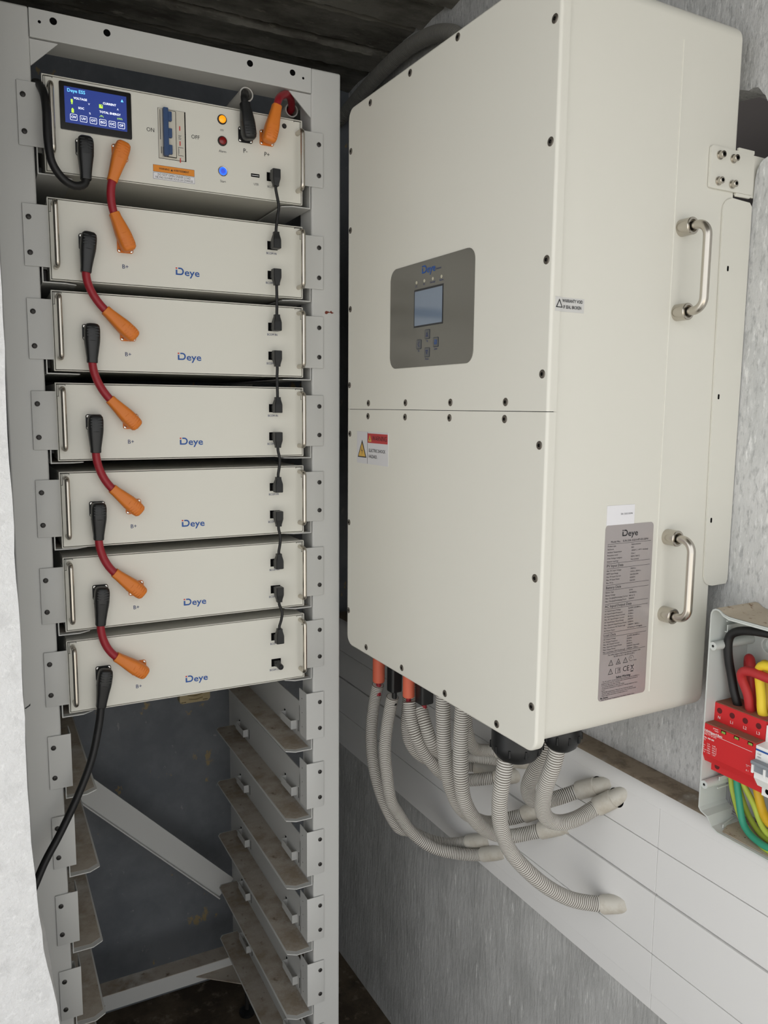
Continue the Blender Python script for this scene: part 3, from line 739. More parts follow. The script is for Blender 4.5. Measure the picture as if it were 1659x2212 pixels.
# display
dp = MB().prism(rrect(.1706, .0660, .4208, .2323, .0185, 7), YZ, -.0012, .001, GREYP, .0005, seg=1).build('display_panel', inv)
b = MB(); b.box((-.0016, .2524, .1296), (-.0008, .3402, .1900), GLASSF); b.box((-.0019, .2550, .1322), (-.0012, .3376, .1868), GLASS); b.build('screen', dp, 0)
def btn(u, z, kind):
    b = MB(); o1 = rrect(u - .0077, z - .0076, u + .0077, z + .0076, .002, 3); b.prism(o1, YZ, -.0018, -.001, BTNE); b.prism(rrect(u - .0069, z - .0068, u + .0069, z + .0068, .0016, 3), YZ, -.0021, -.001, BTN)
    s = .0036
    if kind == 'up': P = [(u - s, z - s), (u + s, z - s), (u, z + s)]
    if kind == 'down': P = [(u - s, z + s), (u + s, z + s), (u, z - s)]
    if kind in ('up', 'down'):
        c = (sum(p[0] for p in P) / 3, sum(p[1] for p in P) / 3); q = [((p[0] - c[0]) * .55 + c[0], (p[1] - c[1]) * .55 + c[1]) for p in P]
        for i in range(3):
            j = (i + 1) % 3; b.faces([(-.0023, p[0], p[1]) for p in (P[i], P[j], q[j], q[i])], [(0, 1, 2, 3)], NAVY)
    if kind == 'left':
        for sg in (-1, 1): b.faces([(-.0023, u + .0030, z), (-.0023, u + .0018, z), (-.0023, u - .0030, z + sg * .0042), (-.0023, u - .0018, z + sg * .0046)], [(0, 1, 2, 3)], NAVY)
    if kind == 'enter':
        for (a0, c0, a1, c1) in ((-.0034, .0022, .0034, .0034), (-.0034, -.0006, .0034, .0006), (-.0034, -.0034, .0034, -.0022), (-.0034, -.0034, -.0022, .0034), (.0022, -.0034, .0034, .0)): b.box((-.0023, u + a0, z + c0), (-.0019, u + a1, z + c1), LOGOB)
    b.build('button', dp, 0)
btn(.2974, .1166, 'up'); btn(.2974, .0879, 'down'); btn(.3229, .1021, 'left'); btn(.2715, .1026, 'enter')
for t, u, z in (('Up', .2974, .1062), ('Down', .2974, .0775), ('Esc', .3229, .0918), ('Enter', .2715, .0922), ('DC', .3334, .1950), ('AC', .3092, .1957), ('Normal', .2838, .1960), ('Alarm', .2585, .1960)):
    b = MB(); put_text(b, t, (-.0017, u, z), .0046, NAVY, RSIDE); b.build('lettering', dp, 0)
for u in (.3334, .3092, .2838, .2585):
    b = MB(); b.lathe((-.0008, u, .2012), (-1, 0, 0), [(0, .0026), (.0008, .0026), (.0014, .0014)], LEDOFF, 14); b.build('indicator_light', dp)
b = MB(); logo_into(b, (-.0017, .2966, .2190), .0400, LOGOB, LOGOB, RSIDE); put_text(b, 'Inverter', (-.0017, .2665, .2150), .0048, NAVY, RSIDE); b.build('logo', dp, 0)
# warning sticker
b = MB(); b.box((-.0006, .4254, -.1048), (.0002, .5478, -.0453), STICKD); b.box((-.0008, .5038, -.1043), (-.0004, .5046, -.0462), INK)
b.box((-.0009, .4272, -.0655), (-.0004, .5034, -.0481), REDD)
b.prism([(.5258, -.0608), (.5440, -.0938), (.5084, -.0938)], YZ, -.0008, -.0004, INK); b.prism([(.5260, -.0668), (.5402, -.0918), (.5122, -.0918)], YZ, -.0010, -.0004, YELLOWS)
b.prism([(.5270, -.073), (.5285, -.082), (.5258, -.0815), (.5265, -.090), (.5235, -.080), (.5262, -.0805)], YZ, -.0011, -.0009, INK)
b.prism([(.4945, -.0510), (.5010, -.0630), (.4880, -.0630)], YZ, -.0010, -.0008, YELLOWS); b.prism([(.4945, -.0540), (.4958, -.0612), (.4932, -.0612)], YZ, -.0012, -.0009, INK)
put_text(b, 'WARNING', (-.0011, .4570, -.0570), .0125, INK, RSIDE, sx=.92)
put_text(b, 'ELECTRIC SHOCK', (-.0008, .4990, -.0795), .0084, INK, RSIDE, 'LEFT', bold=.0001, sx=.95); put_text(b, 'HAZARD.', (-.0008, .4990, -.0905), .0084, INK, RSIDE, 'LEFT', bold=.0001, sx=.95)
b.build('hazard_sticker', cl_, 0)
# seal sticker across flange and side
b = MB(); b.box((.0062, -.0005, .1243), (.0149, .0001, .1424), CLEAR); b.box((.0147, .0029, .1243), (.0577, .0035, .1424), CLEAR)
put_text(b, 'WARRANTY VOID', (.0376, .0026, .1381), .0058, INK, sx=.72, bold=.0001); put_text(b, 'IF SEAL BROKEN', (.0376, .0026, .1303), .0058, INK, sx=.72, bold=.0001)
P = [(.0070, .1288), (.0182, .1288), (.0126, .1400)]; q = [(.0090, .1299), (.0162, .1299), (.0126, .1374)]
for i in range(3):
    j = (i + 1) % 3; b.faces([(p[0], -.0009 if p[0] < .0149 else -.0009, p[1]) for p in (P[i], P[j], q[j], q[i])], [(0, 1, 2, 3)], INK)
b.build('seal_sticker', inv, 0)
# rating plate and serial sticker on the side
YS = .0035
b = MB(); b.box((.1150, YS - .0008, -.1612), (.1677, YS - .0002, -.1335), STICK); put_text(b, 'SN: 2302150396', (.1525, YS - .0010, -.1462), .0034, INK, sx=1.0); b.build('serial_sticker', inv, 0)
b = MB(); b.prism(rrect(.1138, -.4172, .2072, -.1612, .006), XZ, YS - .0006, YS - .0001, FOIL)
pl = b.build('rating_plate', inv, 0)
b = MB(); yt = YS - .0008
logo_into(b, (.1610, yt, -.1737), .0300, INK, INK)
put_text(b, 'Model No.:   SUN-50K-SG01HP3-EU-BM4', (.1610, yt, -.1852), .0042, INK)
def rule(z): b.box((.1190, yt, z - .00018), (.2030, yt + .0002, z + .00018), INK)
rule(-.1882)
def rows(z, L, R_, step=.00435):
    for i, (l, r) in enumerate(zip(L, R_)):
        put_text(b, l, (.1190, yt, z - i * step), .0030, INK, align='LEFT'); put_text(b, r, (.1645, yt, z - i * step), .0030, INK, align='LEFT')
rows(-.1912, ['Product type', 'Enclosure', 'Ambient Temperature', 'Protection Level', 'Over Voltage Category', 'Inverter topology'], ['Hybrid Inverter', 'IP65', '-40/60\u00b0C  (>45\u00b0C derating)', 'Class I', 'II(DC), III(AC)', 'Non-isolated'])
rule(-.2158); put_text(b, 'PV Input Data', (.1190, yt, -.2195), .0056, INK, align='LEFT'); rule(-.2232)
rows(-.2264, ['Max. DC Input Voltage', 'MPPT Input Range', 'Max. PV Input Current', 'Max. PV Input Power', 'Max. PV Isc'], ['1000Vd.c.', '150Vd.c.-850Vd.c.', '36A/36A/36A', '65000W', '55A/55A'])
rule(-.2470); put_text(b, 'Battery Data', (.1190, yt, -.2507), .0056, INK, align='LEFT'); rule(-.2544)
rows(-.2574, ['Battery Type', 'Battery Voltage', 'Max. Charging/Discharging Current', 'Max. Charging/Discharging Power'], ['Li-Ion', '160-800Vd.c.', '50A (x 2)', '50000W'])
rule(-.2742); put_text(b, 'AC Input/Output Data', (.1190, yt, -.2779), .0056, INK, align='LEFT'); rule(-.2816)
rows(-.2846, ['AC Input/Output Voltage', 'AC Input/Output Frequency', 'AC Input/Output Rated Current', 'Max. AC Input/Output Current', 'AC Input/Output Rated Power', 'Max. Apparent Input/Output Power', 'Max. Continuous AC Passthrough', 'AC Power Factor'],
     ['3L/N/PE 220/380Va.c.', '50/60Hz', '75.8Aa.c.', '83.3Aa.c.', '50000W', '55000VA', '138000W  200Aa.c.', '0.8 leading to 0.8 lagging'], .0041)
rule(-.3166); put_text(b, 'Load Data', (.1190, yt, -.3200), .0056, INK, align='LEFT'); rule(-.3232)
rows(-.3260, ['AC Output Voltage', 'AC Output Frequency', 'Max. AC Output Current', 'Max. Apparent Output Power', 'Peak Output Power', 'Max. Continuous GEN Passthrough'], ['3L/N/PE 220/380Va.c.', '50/60Hz', '83.3Aa.c.', '55000VA', '100000W 10seconds', '138000W  200Aa.c.'], .0038)
rule(-.3472)
put_text(b, 'The utility support interactive inverter complies with', (.161, yt, -.3500), .0030, INK); put_text(b, 'IEC/EN 62109-1, IEC/EN 62109-2', (.161, yt, -.3535), .0030, INK)
def otri(x, z, s, mark):
    P = [(x - s, z - s * .85), (x + s, z - s * .85), (x, z + s)]; c = (x, z - s * .23); q = [((p[0] - c[0]) * .74 + c[0], (p[1] - c[1]) * .74 + c[1]) for p in P]
    for i in range(3):
        j = (i + 1) % 3; b.faces([(p[0], yt, p[1]) for p in (P[i], P[j], q[j], q[i])], [(0, 1, 2, 3)], INK)
    put_text(b, mark, (x, yt, z - s * .22), s * 1.1, INK)
otri(.1355, -.3620, .0047, '!'); otri(.1500, -.3620, .0047, 'w'); otri(.1640, -.3620, .0047, '!'); otri(.1355, -.3752, .0047, '!')
for k in range(14):
    a0, a1 = 2 * pi * k / 16, 2 * pi * (k + 1) / 16
    b.faces([(.1755 + r * cos(a), yt, -.3605 + r * sin(a)) for r, a in ((.0045, a0), (.0045, a1), (.0041, a1), (.0041, a0))], [(0, 1, 2, 3)], INK)
put_text(b, '5min', (.1832, yt, -.3642), .003, INK); b.box((.1748, yt, -.3615), (.1752, yt + .0002, -.3585), INK)
for (x0, z0, x1, z1) in ((.1452, -.3795, .1456, -.3715), (.1498, -.3795, .1502, -.3715), (.1546, -.3795, .1550, -.3715), (.1452, -.3718, .1550, -.3715), (.1452, -.3795, .1550, -.3792), (.1520, -.3765, .1532, -.3725), (.1520, -.3785, .1532, -.3775)): b.box((x0, yt, z0), (x1, yt + .0002, z1), INK)
put_text(b, 'CE', (.1660, yt, -.3752), .0112, INK)
for sg in (-1, 1): b.prism([(.1782 - sg * .0032, -.3705), (.1782 - sg * .0024, -.3705), (.1782 + sg * .0032, -.3785), (.1782 + sg * .0024, -.3785)], XZ, yt, yt + .0002, INK)
b.box((.1752, yt, -.3730), (.1812, yt + .0002, -.3722), INK); b.box((.1756, yt, -.3812), (.1808, yt + .0002, -.3798), INK)
put_text(b, 'Safety Warning', (.1610, yt, -.3855), .0046, INK, bold=.0001)
for i, tx in enumerate(['- The AC and DC circuits must be disconnected until the installation is', 'prepared must wait for 5 minutes before disassembling/maintenance', 'of inverter after you start working.', '- It is strictly forbidden to open the casing.', '- Professional maintenance is required for cleaning equipment if any', 'repairs.', '- Avoid high temperature. Please do not touch the heatsink.', '- The AC output terminals of this inverter must not be grounded.', '- Please read the instructions carefully before use.']):
    put_text(b, tx, (.1190, yt, -.3886 - .0026 * i), .0026, INK, align='LEFT')
put_text(b, 'BA Version', (.1180, yt, -.4128), .0032, INK, align='LEFT', bold=.0001); put_text(b, 'ADD: No.26 South Yongjiang Road, Daqi, Beilun, Ningbo, China', (.1200, yt, -.4155), .0025, INK, align='LEFT')
b.build('plate_print', pl, 0)
# carrying handles
def inv_handle(v, z1, z0):
    root = None; b = MB(); hb = .0415; yb_ = YS
    rb = .017; arc = [pi / 2 * k / 10 for k in range(11)]
    pts = [(v, yb_ - .004, z1)] + [(v, -hb + rb - rb * sin(a), z1 - rb + rb * cos(a)) for a in arc] + [(v, -hb + rb - rb * cos(a), z0 + rb - rb * sin(a)) for a in arc] + [(v, yb_ - .004, z0)]
    b.tube(pts, .0060, STEEL, 20); h = b.build('handle', inv)
    for z in (z0, z1):
        q = MB(); q.lathe((v, yb_, z), (0, -1, 0), [(0, .0118), (.0195, .0118), (.0205, .011), (.0205, .0085), (.014, .0080), (.014, .0062)], STEEL, 26); q.build('boss', h)
inv_handle(.2316, .2516, .1362); inv_handle(.2370, -.1854, -.3011)
# wall bracket
b = MB(); b.prism(rrect(.2777, .3122, .3700, .3690, .004), XZ, -.0005, .0028, CREAM, .0008)
b.box((.336, .000, .3690), (.3700, .004, .3745), CREAM, .0008); b.box((.336, .000, .3075), (.3660, .004, .3122), CREAM, .0008); b.box((.337, .0025, .31), (.40, .0055, .369), CREAM)
bk = b.build('bracket_plate', inv)
for v, z in ((.2953, .3574), (.3238, .3566), (.2954, .3224), (.3244, .3216)):
    b = MB(); b.lathe((v, -.0005, z), (0, -1, 0), [(0, .0062), (.0015, .0062), (.0016, .0048), (.0075, .0048), (.0082, .0042), (.0082, .0026), (.005, .0024), (.005, .0004)], STEEL, 18, matf=lambda i: HOLE if i >= 5 else STEEL); b.build('bolt', bk)
pl = [(.3105, .285)] + [(.3105 + .02 - .02 * cos(a), .285 + .019 * sin(a)) for a in [pi / 2 * k / 6 for k in range(1, 7)]] + [(.368, .3025), (.3735, .297), (.3735, -.262), (.370, -.2685)] + [(.338 + .02 * sin(a) * -1, -.2500 - .0185 * cos(a)) for a in [pi / 2 * k / 6 for k in range(7)]]
b = MB(); b.prism(pl, XZ, .0008, .0030, CREAM, .0007, seg=1); sp = b.build('side_plate', inv)
for v, z in ((.3284, .2050), (.3258, .0198), (.3266, -.1659)):
    b = MB(); b.prism(rrect(v - .0016, z - .0038, v + .0016, z + .0038, .0015), XZ, .0003, .0012, HOLE); b.build('slot', sp, 0)
b = MB(); b.box((.337, .05, -.25), (.373, .54, .36), CREAM2); b.build('mounting_frame', inv)
# glands
for nm, v, u, zb_, r in (('cable_gland', .090, .153, -.559, .041), ('cable_gland', .133, .097, -.5285, .030)):
    b = MB(); b.lathe((v, u, -.4600), (0, 0, -1), [(0, r), (-zb_ - .46 - .030, r), (-zb_ - .46 - .028, r * 1.02), (-zb_ - .46 - .018, r * .98), (-zb_ - .46 - .006, r * .78), (-zb_ - .46, r * .52)], BLACK, 32)
    g = b.build(nm, inv)
    for k in range(10):
        a = 2 * pi * k / 10; q = MB(); x, y = v + r * 1.0 * cos(a), u + r * 1.0 * sin(a); q.box((x - .0018, y - .0018, zb_ + .018), (x + .0018, y + .0018, zb_ + .030), BLACK, .0008); q.build('grip', g)

# ------------------------------------------------------------------ corrugated conduits below the inverter
def conduit(label, pts, r=.0130, sleeve=.046, neck=False, group='grey corrugated conduits under the inverter'):
    t = thing('corrugated_conduit', label, 'conduit', pts[-1], group, wall=True)
    P = [Vector(p) for p in pts]; e = P[-1]; d = (P[-1] - P[-2]).normalized()
    s0 = e - d * sleeve
    Q = [p for p in P[:-1] if (p - e).length > sleeve * .9] + [s0 + d * .004]
    b = MB(); seg = 20
    # ridge / groove profile along the path
    fine = resample(smooth_pts(catmull(Q, .004), 8), .00073)
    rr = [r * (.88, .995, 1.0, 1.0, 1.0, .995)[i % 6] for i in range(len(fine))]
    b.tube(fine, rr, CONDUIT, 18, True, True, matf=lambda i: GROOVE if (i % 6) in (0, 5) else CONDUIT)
    b.build('hose', t, 25)
    b = MB(); L = sleeve
    b.lathe(s0, d, [(0, r * 1.02), (0, r * 1.20), (.002, r * 1.24), (L * .96, r * 1.24), (L + .02, r * 1.24)] if not neck else [(0, r * 1.02), (0, r * 1.20), (.002, r * 1.24), (L * .70, r * 1.24), (L * .72, r * 1.10), (L + .02, r * 1.10)], COUP, 26); b.build('coupling', t)
    if neck:
        q = s0 + d * ((.3128 - s0.x) / d.x); b = MB(); b.prism([(q.y + r * 1.30 * cos(2 * pi * k / 28) - .0012, q.z + r * 1.27 * sin(2 * pi * k / 28)) for k in range(28)], YZ, .3124, .3132, HOLE); b.build('wall_hole', t, 0)
    return t
top = lambda v, u: [(v, u, -.458), (v, u, -.49)]
conduit('leftmost corrugated conduit, hanging from the coral plug nearest the rack', [(0.100, 0.642, -0.592), (0.100, 0.662, -0.650), (0.100, 0.672, -0.723), (0.110, 0.675, -0.800), (0.130, 0.668, -0.875), (0.165, 0.664, -0.945), (0.200, 0.664, -0.965), (0.240, 0.650, -0.989), (0.275, 0.622, -0.994), (0.300, 0.585, -0.978), (0.317, 0.540, -0.955)])
conduit('corrugated conduit hanging from the angular black plug between the two coral plugs', [(0.090, 0.560, -0.590), (0.090, 0.580, -0.653), (0.090, 0.591, -0.714), (0.100, 0.599, -0.777), (0.115, 0.607, -0.843), (0.145, 0.625, -0.890), (0.180, 0.626, -0.943), (0.220, 0.603, -0.978), (0.270, 0.574, -0.992), (0.300, 0.535, -0.983), (0.317, 0.486, -0.956)])
conduit('corrugated conduit hanging from the second coral plug', [(0.100, 0.509, -0.585), (0.100, 0.500, -0.621), (0.105, 0.489, -0.651), (0.120, 0.484, -0.683), (0.145, 0.480, -0.720), (0.180, 0.485, -0.752), (0.220, 0.490, -0.770), (0.260, 0.486, -0.776), (0.290, 0.470, -0.772), (0.317, 0.436, -0.758)])
conduit('corrugated conduit hanging from the rearmost black plug, beside the second coral plug', [(0.120, 0.497, -0.597), (0.120, 0.478, -0.626), (0.130, 0.468, -0.664), (0.155, 0.474, -0.692), (0.190, 0.492, -0.712), (0.230, 0.512, -0.728), (0.265, 0.508, -0.735), (0.292, 0.480, -0.735), (0.317, 0.403, -0.713)])
conduit('corrugated conduit dropping behind the one from the second coral plug', [(0.140, 0.575, -0.575), (0.140, 0.583, -0.639), (0.140, 0.586, -0.676), (0.150, 0.584, -0.715), (0.175, 0.580, -0.745), (0.210, 0.575, -0.762), (0.250, 0.560, -0.772), (0.285, 0.545, -0.776), (0.317, 0.505, -0.776)])
conduit('left of the two thick corrugated conduits dropping straight from the middle of the inverter', top(.09, .371) + [(0.090, 0.371, -0.525), (0.090, 0.369, -0.576), (0.092, 0.367, -0.626), (0.100, 0.369, -0.672), (0.113, 0.370, -0.714), (0.140, 0.378, -0.760), (0.190, 0.400, -0.805), (0.235, 0.412, -0.831), (0.270, 0.400, -0.826), (0.292, 0.380, -0.814), (0.317, 0.346, -0.787)], .0136)
conduit('right of the two thick corrugated conduits dropping straight from the middle of the inverter', top(.09, .307) + [(0.090, 0.307, -0.514), (0.090, 0.310, -0.564), (0.090, 0.311, -0.614), (0.091, 0.309, -0.659), (0.100, 0.312, -0.700), (0.120, 0.319, -0.737), (0.152, 0.331, -0.775), (0.200, 0.352, -0.815), (0.240, 0.352, -0.831), (0.275, 0.342, -0.829), (0.300, 0.317, -0.815), (0.317, 0.292, -0.800)], .0136)
conduit('big corrugated conduit from the front black gland, sweeping lowest to its own wall socket', [(0.086, 0.172, -0.548), (0.082, 0.174, -0.588), (0.081, 0.180, -0.624), (0.086, 0.188, -0.665), (0.100, 0.197, -0.707), (0.128, 0.209, -0.757), (0.160, 0.204, -0.797), (0.200, 0.193, -0.836), (0.245, 0.182, -0.866), (0.285, 0.171, -0.880), (0.306, 0.158, -0.881), (0.317, 0.139, -0.872)], .0134, .030)
conduit('corrugated conduit from the rear black gland, hooking round to the nearer of two wall couplings', [(0.131, 0.102, -0.520), (0.130, 0.110, -0.558), (0.131, 0.125, -0.594), (0.140, 0.143, -0.632), (0.155, 0.160, -0.668), (0.180, 0.170, -0.695), (0.210, 0.171, -0.707), (0.250, 0.175, -0.710), (0.280, 0.179, -0.706), (0.300, 0.170, -0.694), (0.317, 0.146, -0.671)], .0134, .050, True)
conduit('shaded corrugated conduit behind the hooked one, ending in the farther of two wall couplings', top(.17, .165) + [(0.170, 0.177, -0.565), (0.170, 0.193, -0.599), (0.170, 0.209, -0.630), (0.175, 0.225, -0.658), (0.192, 0.236, -0.689), (0.218, 0.241, -0.704), (0.250, 0.245, -0.708), (0.275, 0.238, -0.703), (0.300, 0.218, -0.688), (0.317, 0.187, -0.669)], .0134, .052, True)
conduit('corrugated conduit half hidden behind the straight pair, running to the cladding under the inverter', top(.2, .455) + [(0.200, 0.455, -0.600), (0.203, 0.455, -0.640), (0.220, 0.464, -0.680), (0.248, 0.478, -0.705), (0.278, 0.478, -0.712), (0.300, 0.463, -0.711), (0.317, 0.435, -0.706)])
# plugs feeding the first conduits
def dcplug(v, u, z0, r, m, wire, label, boxy=False):
    t = thing('cable_plug', label, 'plug', (v, u, -.46), 'plugs under the inverter', wall=True)
    b = MB()
    if boxy: b.prism(rrect(v - r, u - r, v + r, u + r, r * .45, 3), XY, z0, -.4600, m, .002)
    else: b.lathe((v, u, -.4600), (0, 0, -1), [(0, r * 1.05), (.028, r * 1.05), (.030, r), (-z0 - .46 - .003, r), (-z0 - .46, r * .9)], m, 26)
    b.build('plug_body', t)
    b = MB(); b.cyl((v, u, z0 + .004), (v, u + (.0), z0 - .030), .0052, wire, seg=14); b.build('lead', t)
dcplug(.10, .639, -.5848, .0130, CORAL, RED, 'coral plug under the inverter nearest the rack')
dcplug(.092, .556, -.577, .0128, BLACK, BLACKR, 'black plug between the two coral plugs under the inverter', True)
dcplug(.10, .512, -.576, .0122, CORAL, RED, 'coral plug between the two black plugs under the inverter')
dcplug(.122, .488, -.584, .0150, BLACK, RED, 'black plug right of both coral plugs under the inverter', True)

# dark conduit above the inverter, running along the wall under the ceiling
t = thing('corrugated_conduit', 'dark corrugated conduit sloping along the wall above the inverter near the ceiling', 'conduit', (.33, 1.0, .83), wall=True)
b = MB()
path = catmull([(.34, .66, .72), (.34, .74, .800), (.34, .80, .832), (.34, .87, .850), (.34, .98, .858), (.34, 1.13, .846), (.34, 1.30, .815), (.31, 1.37, .77), (.28, 1.39, .70), (.25, 1.37, .64), (.22, 1.33, .58), (.2, 1.25, .50)], .004)
fine = resample(smooth_pts(path, 4), .0014)
b.tube(fine, [.0185 if (i % 4) in (0, 1) else (.0183 if i % 4 == 2 else .0160) for i in range(len(fine))], mat('dark_grey_conduit', (128, 126, 119), .6), 18); b.build('hose', t, 25)

# ------------------------------------------------------------------ electrical box
box = thing('junction_enclosure', 'open grey plastic electrical enclosure on the wall beside the inverter, dusty on top', 'enclosure', (.37, -.19, -.45), wall=True)
UL, UR, ZT, ZBm, VF, VB = -.0418, -.33, -.2855, -.6185, .285, .3735
def outline(o):     # rim outline with stepped corners, o = inset
    return [(UL - o, -.597 + o * .3), (UL - o, -.2985 + 0), (UL - .0008 - o, -.2940 - o * .3), (UL - .0034 - o * .8, -.2895 - o * .7), (UL - .0080 - o * .5, -.2872 - o), (UL - .0130 - o * .3, -.2876 - o), (UL - .0170, -.2895 - o), (UL - .0200, -.2916 - o), (UL - .0245, -.2932 - o), (UL - .0320, -.2944 - o),
            (UR + o, -.2955 - o), (UR + o, ZBm - .004 + o), (UL - .036, -.6225 + o), (UL - .0255, -.6185 + o), (UL - .0215, -.6125 + o), (UL - .0165 - o * .4, -.6062 + o), (UL - .004 - o, -.602 + o * .6)]
b = MB(); o1 = outline(0); o2 = outline(.0022); n = len(o1)
def strip(p, vp, q, vq, m):
    for i in range(n):
        j = (i + 1) % n; mm = m
        b.faces([(vp, *p[i]), (vp, *p[j]), (vq, *q[j]), (vq, *q[i])], [(0, 1, 2, 3)], mm)
strip(o1, VF, o2, VF, ENC); strip(o1, VF, o1, VB, ENC); strip(o2, VF, o2, VB - .003, ENC)
b.faces([(VB - .003, *p) for p in o2], [tuple(range(n))], ENC); b.faces([(VB, *p) for p in o1], [tuple(range(n))], ENC)
eb = b.build('enclosure_body', box, 25)
b = MB()
tp = [(p[0], p[1] + .0005) for p in o1[4:11]]
b.faces([(v, *p) for v in (VF + .0022, VB) for p in tp], [(i, i + 1, i + 1 + len(tp), i + len(tp)) for i in range(len(tp) - 1)], ENCD); b.build('top_dust', box, 60)
b = MB(); b.prism([(VF + .006, UL - .040), (VB - .004, UL - .008), (VB - .004, UR + .01), (VF + .006, UR + .01)], XY, -.6196, -.6186, ENCD); b.build('floor_dust', box, 20)
b = MB(); b.prism([(UL - .019, -.2925), (UL - .023, -.2953), (UL - .032, -.2985), (UR, -.2996), (UR, -.2972), (UL - .032, -.2962), (UL - .024, -.2938), (UL - .0205, -.2918)], YZ, VF - .0015, VF + .004, ENC); b.build('rim_lip', box, 20)
for u, z in ((-.0488, -.3440), (-.0488, -.5588)):
    b = MB(); b.lathe((VF + .001, u, z), (1, 0, 0), [(0, .0022), (0, .0062), (.003, .0064), (.086, .0074)], ENC, 20); b.lathe((VF + .0012, u, z), (-1, 0, 0), [(0, .0023), (.0002, .0021)], HOLE, 12); b.build('screw_boss', box)
b = MB(); b.box((.309, -.0530, -.3240), (.365, -.0545, -.3135), ENC); b.box((.309, -.0495, -.3250), (.365, -.0540, -.3236), ENC); b.box((.309, -.0510, -.3090), (.365, -.0530, -.3072), ENC); b.build('mounting_clip', box)
b = MB(); b.box((.309, -.0560, -.5545), (.365, -.0575, -.5480), ENC); b.box((.309, -.0540, -.5680), (.365, -.0556, -.5660), ENC); b.build('mounting_clip', box)
b = MB(); b.prism([(.300, -.0745), (.366, -.0600), (.366, -.0615), (.300, -.0762)], XY, -.619, -.6135, ENC); b.build('floor_rib', box)
b = MB(); b.lathe((.3700, -.0870, -.3435), (-1, 0, 0), [(0, .0135), (.010, .0128), (.010, .0110), (.003, .0100), (.003, .001)], ENC, 24); b.lathe((.366, -.0870, -.3435), (-1, 0, 0), [(0, .004), (.002, .0035)], BRASS, 12); b.build('mounting_recess', box)
b = MB(); b.box((.352, -.0500, -.4985), (.356, -.32, -.4635), STEEL); b.build('din_rail', box)
# surge protector
sp = thing('surge_protector', 'red four-pole surge protector with terminals marked N, L1, L2, L3', 'surge protector', (.34, -.088, -.49), wall=True)
sa, sb = -.0415, -.1295
prof_ = [(.352, -.4345), (.3055, -.4345), (.3050, -.4625), (.2855, -.4635), (.2850, -.5115), (.2900, -.5225), (.3055, -.5235), (.3055, -.5405), (.352, -.5405)]
b = MB(); b.prism(prof_, lambda p, d: (p[0], d, p[1]), sa, sb, SPDRED)
b.build('device_body', sp, 20)
b = MB(); b.box((.2862, sa - .0002, -.4633), (.3045, sb + .0002, -.4621), DUSTRED); b.box((.3062, sa, -.4347), (.350, sb, -.4335), DUSTRED); b.build('dust_film', sp, 0)
TU = [-.0526, -.0745, -.0965, -.1182]
for i, (u, tx) in enumerate(zip(TU, ('N', 'L1', 'L2', 'L3'))):
    b = MB(); b.lathe((.3056, u, -.4450), (-1, 0, 0), [(-.002, .0043), (.0007, .0043), (.0009, .0040)], mat('dark_red_hole', (92, 10, 16), .6) if i == 0 else bpy.data.materials['dark_red_hole'], 18); b.build('terminal', sp)
    b = MB(); put_text(b, tx, (.3046, u - .0005, -.4555), .0062, WHITEP, RSIDE); b.build('lettering', sp, 0)
b = MB(); b.lathe((.3056, -.0545, -.5320), (-1, 0, 0), [(-.002, .0042), (.0007, .0042), (.0009, .0039)], bpy.data.materials['dark_red_hole'], 18); b.build('terminal', sp)
for u in (-.0770, -.0990, -.1216):
    b = MB(); b.box((.2846, u - .0040, -.4650 - .0030), (.2858, u + .0040, -.4650 + .0012), HOLE); b.box((.2842, u - .0036, -.4676), (.2850, u + .0026, -.4645), GREENW); b.build('status_window', sp, 0)
b = MB(); vq = .2846
put_text(b, 'power', (vq, -.0640, -.4655), .0034, WHITEP, RSIDE); put_text(b, 'reset', (vq, -.0655, -.4685), .0034, WHITEP, RSIDE)
put_text(b, 'DEHNguard Basic', (vq, -.0450, -.4738), .0046, WHITEP, RSIDE, 'LEFT', bold=.0001, sx=.92); put_text(b, 'DG TT N 275', (vq, -.0450, -.4790), .0036, WHITEP, RSIDE, 'LEFT'); put_text(b, 'No. 900 400', (vq, -.0450, -.4845), .0034, WHITEP, RSIDE, 'LEFT', bold=.00008)
b.box((vq, -.0460, -.4767), (vq + .0003, -.1255, -.4763), WHITEP)
put_text(b, 'T2', (vq, -.0446, -.4880), .0030, WHITEP, RSIDE, 'LEFT')
for i, (l, m_, r_) in enumerate((('', 'L-N', 'N-PE'), ('Uc', '275V', '255V'), ('In', '10kA', '20kA'), ('Imax', '20kA', '40kA'), ('Up', '1.5kV', '1.5kV'))):
    for j, tx in enumerate((l, m_, r_)):
        if tx: put_text(b, tx, (vq, -.0446 - (0, .0062, .0150)[j], -.4930 - .0034 * i), .0028, WHITEP, RSIDE, 'LEFT')
b.box((vq, -.0665, -.505), (vq + .0003, -.0667, -.494), WHITEP)
put_text(b, 'L1', (vq + .0, -.1195, -.500), .003, WHITEP, RSIDE); put_text(b, '0 1', (vq, -.1200, -.5065), .0036, WHITEP, RSIDE)
b.box((vq, -.117, -.4985), (vq + .0003, -.1245, -.4982), WHITEP)
b.build('front_print', sp, 0)
